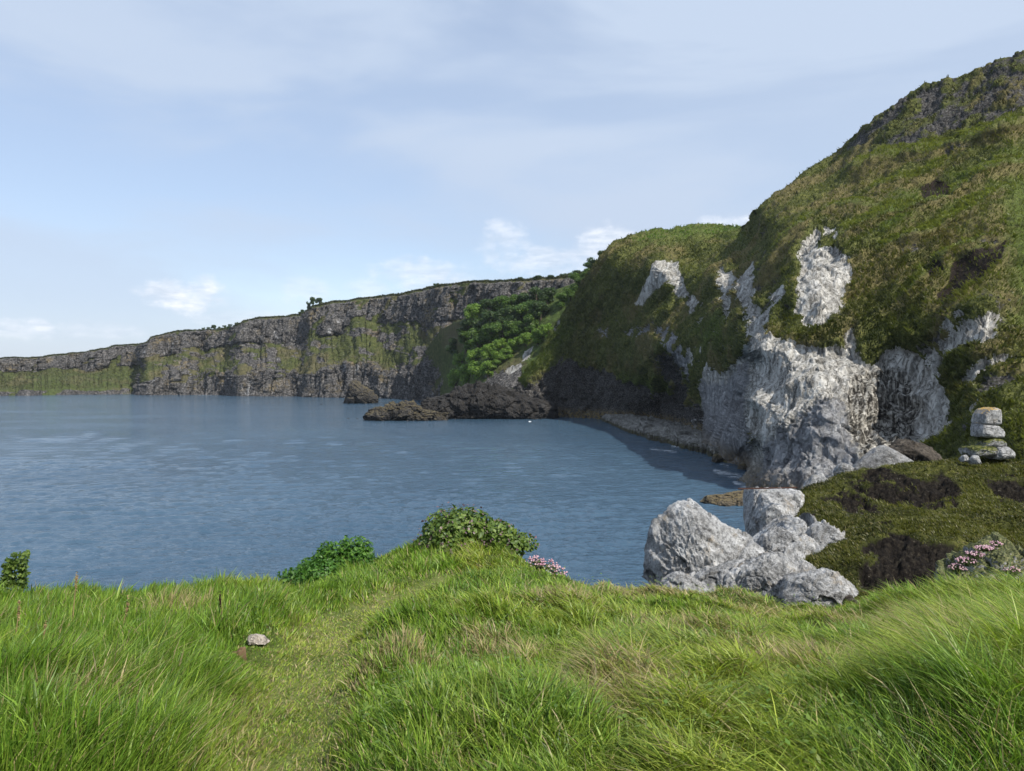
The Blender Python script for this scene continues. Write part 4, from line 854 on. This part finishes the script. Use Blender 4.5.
def hill_grass():
    nr, nc = hillP.shape[:2]; n = 190000
    i = rng.integers(2, nr - 3, n); j = rng.integers(1, nc - 2, n)
    ri, rj = np.nonzero(hill_lit_rim > .45); k0 = rng.integers(0, len(ri), 14000); i[:14000] = np.clip(ri[k0], 2, nr - 4); j[:14000] = np.clip(rj[k0], 1, nc - 3)
    a, b = rng.random((2, n, 1))
    p = hillP[i, j] * (1 - a) * (1 - b) + hillP[i + 1, j] * a * (1 - b) + hillP[i, j + 1] * (1 - a) * b + hillP[i + 1, j + 1] * a * b
    k = (rng.random(n) > hill_rock[i, j] * 2.0) & (p[:, 2] > 6)
    p = p[k]; i = i[k]; j = j[k]; n = len(p)
    nx = hillP[i, j + 1] - hillP[i, j - 1]; ny = hillP[i + 1, j] - hillP[i - 1, j]; nn = np.cross(nx, ny)
    nn *= np.sign((nn * -p).sum(1))[:, None]; az = np.arctan2(nn[:, 1], nn[:, 0])
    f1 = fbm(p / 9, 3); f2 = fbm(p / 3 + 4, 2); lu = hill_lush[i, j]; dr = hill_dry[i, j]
    h = np.clip(.75 * (1 + .7 * f2) * rng.uniform(.5, 1.5, n), .2, 2) * (1 + .5 * sstep(p[:, 1], 300, 450))
    f0 = fbm(p / 22 + 15, 4, .6); r1 = np.clip(.46 + .9 * f0 + .6 * f1 + .4 * f2 + .25 * lu + rng.normal(0, .2, n), 0, 1)[:, None]
    c = np.array([.034, .044, .013]) * (1 - r1) + np.array([.135, .15, .04]) * r1
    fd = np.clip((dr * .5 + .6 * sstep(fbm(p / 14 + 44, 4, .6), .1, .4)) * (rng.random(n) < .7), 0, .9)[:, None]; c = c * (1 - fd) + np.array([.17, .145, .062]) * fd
    fl = (lu * .6)[:, None]; c = c * (1 - fl) + np.array([.115, .18, .034]) * fl
    cg = hill_crag[i, j][:, None]; c = c * (1 - cg) + np.array([.040, .036, .018]) * rng.uniform(.5, 1.5, (n, 1)) * cg
    lit_tufts = (hill_lit_rim[i, j] > .4) | ((p[:, 2] > 108) & (p[:, 0] / p[:, 1] > .16) & (p[:, 0] / p[:, 1] < .285) & (f0 > -.25)) | ((lu > .45) & (p[:, 0] / p[:, 1] > .605)); c = np.where((lit_tufts & (rng.random(n) < .8))[:, None], np.array([.18, .195, .05]) * rng.uniform(.7, 1.2, (n, 1)), c)  # paler tuft colour paints sunlight on terrace edges, headland top and right spur
    lit_top = (p[:, 2] > 106) & (p[:, 0] / p[:, 1] > .15) & (p[:, 0] / p[:, 1] < .29); c = np.where((lit_top & (rng.random(n) < .85))[:, None], np.array([.12, .21, .035]) * rng.uniform(.7, 1.3, (n, 1)), c)  # sunlit green of the middle headland top painted into its tufts
    wd = h * .32
    o = blades('hillside_grass', p, h, wd, az + rng.normal(0, .5, n), np.clip(.9 + rng.normal(0, .3, n), .2, 1.5), c, face=az + 1.57 + rng.normal(0, .6, n), seg=2)
    tag(o, 'rough tufted grass hanging on the steep chalk hillside', 'grass', kind='stuff')
hill_grass()

# ------------------------------------------------------------------ leaf plants
def leaf_cloud(name, centers, radii, n, size, mat, parent=None, loc=(0, 0, 0), shell=.55, aspect=1.6, up=.4):
    """n small pointed leaves spread through a set of ellipsoids"""
    c = np.array(centers, float); rr = np.array(radii, float); vol = rr.prod(1) ** .8; k = rng.choice(len(c), n, p=vol / vol.sum())
    d_ = rng.normal(size=(n, 3)); d_ /= np.linalg.norm(d_, axis=1)[:, None]; rad = (shell + (1 - shell) * rng.random(n)) ** .7
    p = c[k] + d_ * rr[k] * rad[:, None]
    nrm = d_ + rng.normal(0, .6, (n, 3)) + np.array([0, 0, up]); nrm /= np.linalg.norm(nrm, axis=1)[:, None]
    a = np.cross(nrm, rng.normal(size=(n, 3))); a /= np.linalg.norm(a, axis=1)[:, None]; b = np.cross(nrm, a)
    s = size * rng.uniform(.6, 1.4, n)[:, None]
    V = np.stack([p - a * s * aspect * .5, p + b * s * .5 + nrm * s * .1, p + a * s * aspect * .5, p - b * s * .5 + nrm * s * .1], 1).reshape(-1, 3)
    o = mesh_np(name, V, np.arange(4 * n).reshape(n, 4), mat=mat, parent=parent, smooth=False); o.location = loc
    if name == 'flower_buds': o['kind'] = 'stuff'
    return o
def tube(points, radii, ns=7):
    pts = np.array(points, float); V = []; 
    for i, p in enumerate(pts):
        t = pts[min(i + 1, len(pts) - 1)] - pts[max(i - 1, 0)]; t /= np.linalg.norm(t) + 1e-9
        a = np.cross(t, (.3, .9, .2)); a /= np.linalg.norm(a); b = np.cross(t, a)
        ang = np.linspace(0, 2 * math.pi, ns, endpoint=False)
        V.append(p + radii[i] * (np.cos(ang)[:, None] * a + np.sin(ang)[:, None] * b))
    V = np.concatenate(V); return V, grid_quads(len(pts), ns, True)
def tubes(name, specs, mat, parent=None, loc=(0, 0, 0)):
    VV = []; QQ = []; k = 0
    for pts, rad in specs:
        v, q = tube(pts, rad); VV.append(v); QQ.append(q + k); k += len(v)
    o = mesh_np(name, np.concatenate(VV), np.concatenate(QQ), mat=mat, parent=parent); o.location = loc; return o
def plain(name, c, rough=.85):
    m, n, b = new_mat(name); f = n.noise(n.objco(), 12, 5, .6)
    n.set(b.inputs['Base Color'], n.mix(f, tuple(v * .55 for v in c), tuple(v * 1.4 for v in c))); b.inputs['Roughness'].default_value = rough; return m
M_bark = plain('bark', (.07, .055, .04))
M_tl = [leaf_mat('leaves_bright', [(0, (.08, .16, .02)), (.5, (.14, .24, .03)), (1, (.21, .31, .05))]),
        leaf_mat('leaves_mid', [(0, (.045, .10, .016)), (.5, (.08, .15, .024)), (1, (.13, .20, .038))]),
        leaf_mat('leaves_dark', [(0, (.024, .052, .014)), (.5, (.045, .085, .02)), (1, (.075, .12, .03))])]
def tree_proto(tone, seed, pine=False):
    g = np.random.default_rng(seed); root = empty('broadleaf_tree', (0, 0, -500))
    specs = [([(0, 0, -1), (.15, 0, 1.6), (.1, .2, 3.4), (0, .1, 5)], [.42, .34, .25, .12])]
    cs, rs = [], []
    for k in range(13):
        a = g.random() * 6.28; d_ = g.uniform(.6, 2.9) ; hz = g.uniform(1.6, 8.0) - .22 * d_
        c = (math.cos(a) * d_, math.sin(a) * d_, hz); cs.append(c); s = g.uniform(1.2, 2.2); rs.append((s, s, s * .95))
        specs.append(([(.1, .1, 2.4 + .3 * k % 2), (c[0] * .5, c[1] * .5, (2.6 + hz) / 2), c], [.16, .10, .04]))
    tubes('trunk', specs, M_bark, root)
    leaf_cloud('crown', cs, rs, 3000, .40, M_tl[tone], root, shell=.35)
    return root
protos = {}
def kids(o): return [c for c in bpy.data.objects if c.parent == o]
proto_kids = {}
for tone in range(3):
    for s_ in range(3):
        t_ = tree_proto(tone, 100 + tone * 10 + s_); protos[tone, s_] = t_; proto_kids[t_.name] = kids(t_)
used = set()
def put_tree(tone, px, py, Y, hpx, label, group, cat='tree', name='broadleaf_tree', wide=1.0, sink=.6):
    s_ = rng.integers(0, 3); src = protos[tone, int(s_)]
    if src.name in used:
        o = src.copy(); col.objects.link(o)
        for c in proto_kids[src.name]:
            cc_ = c.copy(); cc_.parent = o; col.objects.link(cc_)
    else: o = src; used.add(src.name)
    h = hpx / F * Y; sc1 = h / 9.3
    o.location = ((px - CX) / F * Y, Y, EYE + (HY - py) / F * Y - sink * sc1)
    o.scale = (sc1 * wide, sc1 * wide, sc1); o.rotation_euler = (0, 0, rng.random() * 6.28)
    tag(o, label, cat, group); return o
ORD = ['first', 'second', 'third', 'fourth', 'fifth', 'sixth', 'seventh', 'eighth', 'ninth', 'tenth', 'eleventh', 'twelfth', 'thirteenth']
rows = [  # rows of the gully wood: tone, [(column, base row, height in px)]
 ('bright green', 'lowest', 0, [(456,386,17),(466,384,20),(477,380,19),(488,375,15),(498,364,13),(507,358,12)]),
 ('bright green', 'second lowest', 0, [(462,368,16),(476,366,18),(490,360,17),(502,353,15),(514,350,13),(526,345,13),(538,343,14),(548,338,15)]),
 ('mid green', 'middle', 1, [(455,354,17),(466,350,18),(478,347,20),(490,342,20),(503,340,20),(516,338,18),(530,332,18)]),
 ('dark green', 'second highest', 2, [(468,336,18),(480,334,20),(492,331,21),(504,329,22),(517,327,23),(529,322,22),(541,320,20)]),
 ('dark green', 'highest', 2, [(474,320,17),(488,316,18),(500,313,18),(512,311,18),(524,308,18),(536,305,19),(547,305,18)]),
]
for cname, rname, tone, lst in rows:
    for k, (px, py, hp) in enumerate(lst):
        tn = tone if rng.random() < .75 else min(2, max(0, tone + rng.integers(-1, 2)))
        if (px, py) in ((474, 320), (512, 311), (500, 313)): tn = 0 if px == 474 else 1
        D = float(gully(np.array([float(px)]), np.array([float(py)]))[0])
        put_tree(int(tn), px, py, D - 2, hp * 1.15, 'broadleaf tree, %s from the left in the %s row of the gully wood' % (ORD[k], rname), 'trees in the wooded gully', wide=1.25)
def far_depth(px, top=-5):
    j = int(np.argmin(np.abs(far_cols - px))); return farP[top, j]
def put_far(tone, px, hpx, label, group, cat='tree', wide=1.0, lower=0.0):
    p = far_depth(px); o = put_tree(tone, px, 300, p[1] + 2, hpx, label, group, cat, wide=wide)
    o.location.z = p[2] - lower - .8; return o
put_far(2, 309, 9, 'taller dark tree on the cliff crest where the far skyline steps up', 'trees on the far skyline', wide=.7)
put_far(2, 313, 11, 'dark tree just right of the taller one at the skyline step', 'trees on the far skyline', wide=.8)
put_far(2, 319, 9, 'dark bushy tree right of the pair at the skyline step', 'trees on the far skyline', wide=1.2)
put_far(2, 302, 6, 'low round bush left of the trees at the skyline step', 'trees on the far skyline', wide=1.4)
for k, px in enumerate((203, 209, 214, 219, 225, 230, 236)):
    put_far(2, px, 4.0 + (k % 3), 'tiny field tree, %s from the left in the row on the far clifftop' % ORD[k], 'row of tiny trees on the far clifftop', wide=1.3)
for px, hp, lb in ((437, 6, 'low bush on the skyline left of the basalt columns'), (520, 6, 'low dark bush on the skyline above the middle of the gully wood'), (538, 7, 'dark bush on the skyline, first right of the low one'), (551, 7, 'dark bush on the skyline, midway along the wooded crest'), (563, 8, 'dark bushy tree on the skyline left of the round tree'), (577, 9, 'dark bushy tree on the skyline touching the round tree'), (592, 13, 'tallest round green tree on the skyline at the gully head')):
    put_far(1 if px == 592 else 2, px, hp, lb, 'trees on the gully skyline', wide=1.7, lower=2)
for k, (px, py, hp, tn) in enumerate(((571, 300, 16, 1), (580, 289, 18, 1), (588, 282, 17, 1), (597, 271, 17, 2), (563, 306, 14, 1), (604, 262, 14, 2))):
    put_tree(tn, px, py, 600 - 8 * (k == 5), hp, 'shrubby green tree, %s along the hillside edge of the gully head' % ORD[k], 'shrubs along the gully head', wide=1.3)
for (tn, s_), o in protos.items():
    if o.name not in used:
        for c in proto_kids[o.name]: bpy.data.objects.remove(c)
        bpy.data.objects.remove(o)

# bush, nettles, sprigs, thrift
M_bush = leaf_mat('bush_leaves', [(0, (.055, .10, .02)), (.5, (.11, .175, .032)), (1, (.19, .26, .055))])
M_bud = leaf_mat('bush_buds', [(0, (.08, .045, .06)), (1, (.20, .12, .13))], .1)
M_net = leaf_mat('broad_leaves', [(0, (.035, .10, .012)), (.5, (.065, .165, .02)), (1, (.12, .24, .035))])
M_stem = plain('green_stem', (.07, .10, .03)); M_dry = plain('dry_stalk', (.26, .19, .09)); M_dock = plain('dock_stem', (.035, .016, .012))
def gp(px, Y, dz=0): return ((px - CX) / F * Y, Y, g1(px, Y) + dz)
def shrub(name, px, Y, lobes, n, size, mat, label, cat, buds=0, stems=10, group=None):
    loc = gp(px, Y); root = empty(name, loc); tag(root, label, cat, group)
    cs = [l[:3] for l in lobes]; rs = [l[3:] for l in lobes]
    leaf_cloud('foliage', cs, rs, n, size, mat, root, shell=.3)
    sp = []
    for k in range(stems):
        c = cs[k % len(cs)]; e = (c[0] + rng.normal(0, .08), c[1] + rng.normal(0, .08), c[2] + .1)
        sp.append(([(e[0] * .5, e[1] * .5, -.08), (e[0] * .8, e[1] * .8, e[2] * .5), e], [.010, .007, .003]))
    tubes('stem', sp, M_stem, root)
    if buds: leaf_cloud('flower_buds', cs, [(a * 1.08, b * 1.08, c * 1.12) for a, b, c in rs], buds, .03, M_bud, root, shell=.92, aspect=1.1)
    return root
shrub('heath_bush', 452, 10.2, [(0, 0, .22, .40, .38, .36), (.2, .05, .28, .34, .32, .28), (-.2, .0, .10, .28, .3, .26), (.5, .1, .20, .36, .3, .18), (.8, .1, .08, .3, .3, .14), (.05, -.2, .0, .42, .3, .25)], 7500, .042, M_bush, 'rounded leafy bush with purplish buds on the mound at the grass edge', 'bush', 650)
shrub('nettle_clump', 336, 9.4, [(0, 0, .18, .3, .25, .26), (.25, .0, .2, .2, .2, .3), (-.25, .0, .08, .25, .25, .18), (.1, -.25, .0, .34, .25, .22), (.12, 0, .3, .09, .09, .2), (.36, 0, .22, .1, .1, .24), (-.12, 0, .22, .1, .1, .22), (-.45, -.1, .0, .25, .2, .14), (.5, -.1, .05, .2, .2, .14)], 9000, .030, M_net, 'bright green broad leaved clump left of the rounded bush', 'plant')
shrub('nettle_clump', 318, 8.9, [(0, 0, .1, .28, .22, .2), (.25, -.1, .02, .3, .2, .16)], 4200, .028, M_net, 'low leafy patch on the slope just below the taller broad leaved clump', 'plant')
def sprig(px, Y, h, label):
    root = empty('leafy_sprig', gp(px, Y, -.05)); tag(root, label, 'plant', 'leafy sprigs at the left edge')
    sp = []; cs = []; rs = []
    for k in range(5):
        a = rng.random() * 6.28; e = (math.cos(a) * h * .28, math.sin(a) * h * .2, h * rng.uniform(.7, 1.05))
        sp.append(([(0, 0, -.05), (e[0] * .4, e[1] * .4, e[2] * .5), e], [.008, .006, .003]))
        for t in np.linspace(.35, 1, 6): cs.append((e[0] * t, e[1] * t, e[2] * t)); rs.append((.055, .055, .03))
    tubes('stem', sp, M_stem, root); leaf_cloud('foliage', cs, rs, 900, .028, M_bush, root, shell=.2)
sprig(-4, 8.2, .5, 'dark leafy sprig cut off by the left edge of the view'); sprig(22, 8.3, .56, 'taller dark leafy sprig standing against the water'); sprig(8, 7.6, .25, 'low dark sprig in the grass below the two tall ones')
M_pink = leaf_mat('thrift_pink', [(0, (.50, .26, .34)), (.5, (.66, .42, .50)), (1, (.78, .58, .63))], .25)
M_cush = leaf_mat('thrift_leaves', [(0, (.035, .055, .018)), (1, (.09, .12, .035))])
def thrift(loc, lobes, n, size, label, group='pink thrift in flower'):
    root = empty('thrift_clump', loc); tag(root, label, 'flowers', group)
    cs = np.array([l[:3] for l in lobes]); rs = np.array([l[3:] for l in lobes])
    leaf_cloud('cushion', cs, rs * .85, n * 4, size * .8, M_cush, root, shell=.3)
    k = rng.integers(0, len(cs), n); d_ = rng.normal(size=(n, 3)); d_[:, 2] = np.abs(d_[:, 2]) + .2; d_ /= np.linalg.norm(d_, axis=1)[:, None]
    p = cs[k] + d_ * rs[k] * rng.uniform(.9, 1.2, (n, 1))
    # each flower head a little ball (octahedron of petals)
    o8 = np.array([(1, 0, 0), (-1, 0, 0), (0, 1, 0), (0, -1, 0), (0, 0, .8), (0, 0, -.7)]) * size * .5
    V = (p[:, None] + o8[None] * rng.uniform(.7, 1.3, (n, 1, 1))).reshape(-1, 3)
    t8 = np.array([(0, 2, 4), (2, 1, 4), (1, 3, 4), (3, 0, 4), (2, 0, 5), (1, 2, 5), (3, 1, 5), (0, 3, 5)])
    tr = (np.arange(n)[:, None, None] * 6 + t8[None]).reshape(-1, 3)
    mesh_np('flower_heads', V, None, tr, M_pink, root, smooth=True)['kind'] = 'stuff'
    return root
thrift(gp(545, 9.9), [(0, 0, .08, .17, .15, .12), (.12, .02, .0, .15, .15, .12), (-.12, .02, .14, .12, .12, .1), (.2, .0, -.1, .12, .12, .1)], 230, .030, 'pink thrift spilling down the edge right of the rounded bush')
r = rock('pale_stone', [(541,580),(543,573),(547,569),(552,573),(553,580)], 582, 9.3, .15, M_lime, amp=.012, cell=.08, fine=.01, step=.4, seed=30); tag(r, 'small white stone under the pink thrift by the rounded bush', 'stone')
M_mossr = rock_mat('mossy_rock', .85, mossy=.9, scale=5)
r = rock('mossy_rock', [(942,604),(947,574),(958,561),(973,550),(986,540),(998,532),(1008,531),(1018,539),(1030,552),(1050,560),(1075,575),(1090,600)], 622, 11.5, 1.2, M_mossr, facet=.5, amp=.28, cell=.32, fine=.07, step=.7, seed=31, tilt=.3)
tag(r, 'moss covered rock hump behind the tall grass at right', 'rock')
def rp(px, py, Y): return tuple(float(v) for v in at(np.array(float(px)), np.array(float(py)), np.array(Y)))
thrift(rp(966, 562, 10.95), [(0, 0, 0, .12, .12, .06), (.12, 0, .09, .12, .12, .05), (-.12, 0, -.10, .10, .1, .07), (.24, 0, .18, .1, .1, .04)], 260, .028, 'pink thrift along the left shoulder of the mossy rock')
thrift(rp(990, 549, 11.2), [(0, 0, 0, .08, .1, .04), (.09, 0, .06, .07, .1, .04)], 60, .028, 'small pink thrift patch near the top of the mossy rock')
thrift(rp(1012, 572, 10.9), [(0, 0, 0, .10, .08, .06)], 36, .028, 'faded thrift patch low on the right side of the mossy rock')
shrub('leafy_clump', 1016, 9.2, [(0, 0, .12, .22, .2, .15), (.25, .1, .1, .25, .2, .16)], 900, .05, M_net, 'broad leaved green clump in front of the mossy rock at right', 'plant', stems=5)

# things lying in the grass beside the trodden path
Yst = 5.15
r = rock('flat_stone', [(245,650),(247,645),(255,642.5),(266,643.5),(270,647),(267,651)], 653, Yst, .12, rock_mat('pale_stone', 1.15, scale=9, tone=(1, .88, .76)), amp=.008, cell=.05, fine=.004, step=.3, seed=33, power=3); r.location.z += g1(257, Yst) + .035 - (EYE + (HY - 648) / F * Yst)
tag(r, 'pale flat stone at the left side of the trodden path', 'stone')
def stub():
    loc = gp(239, 4.72, -.01); root = empty('broken_stub', loc); tag(root, 'hollow broken brown stub sticking up beside the trodden path', 'stub')
    a = np.linspace(0, 2 * math.pi, 20, endpoint=False); V = []
    for (rr, zz) in ((.030, -.05), (.028, .03), (.027, .075), (.019, .078), (.017, .02)):
        V.append(np.stack([np.cos(a) * rr * (1 + .12 * np.sin(3 * a)), np.sin(a) * rr, zz + .022 * np.sin(a + 2) * (zz > .05) + .006 * np.sin(5 * a)], 1))
    mesh_np('shell', np.concatenate(V), grid_quads(5, 20, True), mat=plain('stub_wood', (.15, .095, .055)), parent=root)
    c = np.concatenate([V[-1], [[0, 0, .015]]]); i = np.arange(20)
    mesh_np('hollow', c, None, np.stack([i, (i + 1) % 20, i * 0 + 20], 1), plain('stub_dark', (.02, .014, .01)), parent=root)
    root.rotation_euler = (R(30), R(8), 0); root.scale = (1.5, 1.5, 1.6)
stub()
def stalks(name, lst, mat, labels, group=None):
    for (px, Y, h, ln), lb in zip(lst, labels):
        root = empty(name, gp(px, Y, -.03)); tag(root, lb, 'stalk', group)
        tubes('stem', [([(0, 0, 0), (ln * .3, 0, h * .5), (ln, 0, h)], [.004, .0035, .002])], mat, root)
        leaf_cloud('seed_head', [(ln, 0, h), (ln * .9, 0, h * .9)], [(.006, .006, .05)] * 2, 60, .010, mat, root, shell=.1)
stalks('dock_stalk', [(223, 5.3, .26, -.02)], M_dock, ['dark red brown dock stalk above the hollow stub'])
stalks('dry_grass_stalk', [(72, 5.2, .42, .03), (118, 4.8, .40, .06), (14, 4.6, .36, .03), (38, 4.3, .34, .04)], M_dry,
       ['dry seed stalk in the grass on the left, tallest one', 'dry seed stalk nearest the dock stalk in the left grass', 'dry seed stalk at the far left edge of the grass', 'dry seed stalk between the left edge and the tallest stalk'], 'dry seed stalks in the left grass')
# rusty rail spanning behind the boulders
p0 = rp(738, 488.8, 28.3); p1 = rp(797, 487.6, 28.3)
o = tubes('rusty_rail', [([(0, 0, 0), tuple(np.array(p1) - np.array(p0))], [.022, .022])], plain('rust', (.07, .03, .02)), loc=p0)
tag(o, 'thin straight rusty rail lying along the back boulder', 'rail')


# ------------------------------------------------------------------ small broad leaves among the grass
def herbs():
    n = 7000; nc = 160; pc = rng.uniform(-20, 1040, nc); Yc = 2.8 + 6 * rng.random(nc) ** 1.2; k = rng.integers(0, nc, n)
    X = (pc[k] - CX) / F * Yc[k] + rng.normal(0, .13, n); Y = np.maximum(Yc[k] + rng.normal(0, .13, n), 2.2); px = CX + F * X / Y
    ok_ = path_dist(X, Y) > .35; X, Y, px = X[ok_], Y[ok_], px[ok_]; n = len(X)
    z = ground(px, Y) + .05 + .10 * rng.random(n)
    a = rng.normal(size=(n, 3)) * [1, 1, .35]; a /= np.linalg.norm(a, axis=1)[:, None]; b = np.cross(a, [0, 0, 1]) ; b /= np.linalg.norm(b, axis=1)[:, None]
    sz = rng.uniform(.008, .02, n)[:, None]; p = np.stack([X, Y, z], 1)
    V = np.stack([p, p + a * sz * .9 + b * sz * .45, p + a * sz * 1.9, p + a * sz * .9 - b * sz * .45], 1).reshape(-1, 3)
    c = np.array([.10, .18, .03]) * rng.uniform(.7, 1.4, (n, 1)) + np.array([.08, .06, .01]) * rng.random((n, 1))
    o = mesh_np('meadow_herbs', V, np.arange(4 * n).reshape(n, 4), mat=M_grass, smooth=False, attrs={'tint': np.repeat(c, 4, 0)})
    tag(o, 'small broad leaved herbs scattered among the foreground grass', 'herbs', kind='stuff')
herbs()
# ------------------------------------------------------------------ thin sea haze
def haze():
    x0, x1, y0, y1, z0, z1 = -1900, 1500, -40, 2100, -21, 190
    V = [(x, y, z) for z in (z0, z1) for y in (y0, y1) for x in (x0, x1)]
    Q = [(0, 2, 3, 1), (4, 5, 7, 6), (0, 1, 5, 4), (2, 6, 7, 3), (0, 4, 6, 2), (1, 3, 7, 5)]
    m = bpy.data.materials.new('haze'); m.use_nodes = True; t = m.node_tree
    for n_ in list(t.nodes):
        if n_.type == 'BSDF_PRINCIPLED': t.nodes.remove(n_)
    pv = t.nodes.new('ShaderNodeVolumePrincipled'); pv.inputs['Color'].default_value = (.80, .88, 1, 1); pv.inputs['Density'].default_value = 0.00003
    t.links.new(pv.outputs[0], t.nodes['Material Output'].inputs['Volume'])
    o = mesh_np('haze', V, Q, mat=m, smooth=False); tag(o, 'thin pale sea haze in the air over the bay', 'haze', kind='stuff')
haze()
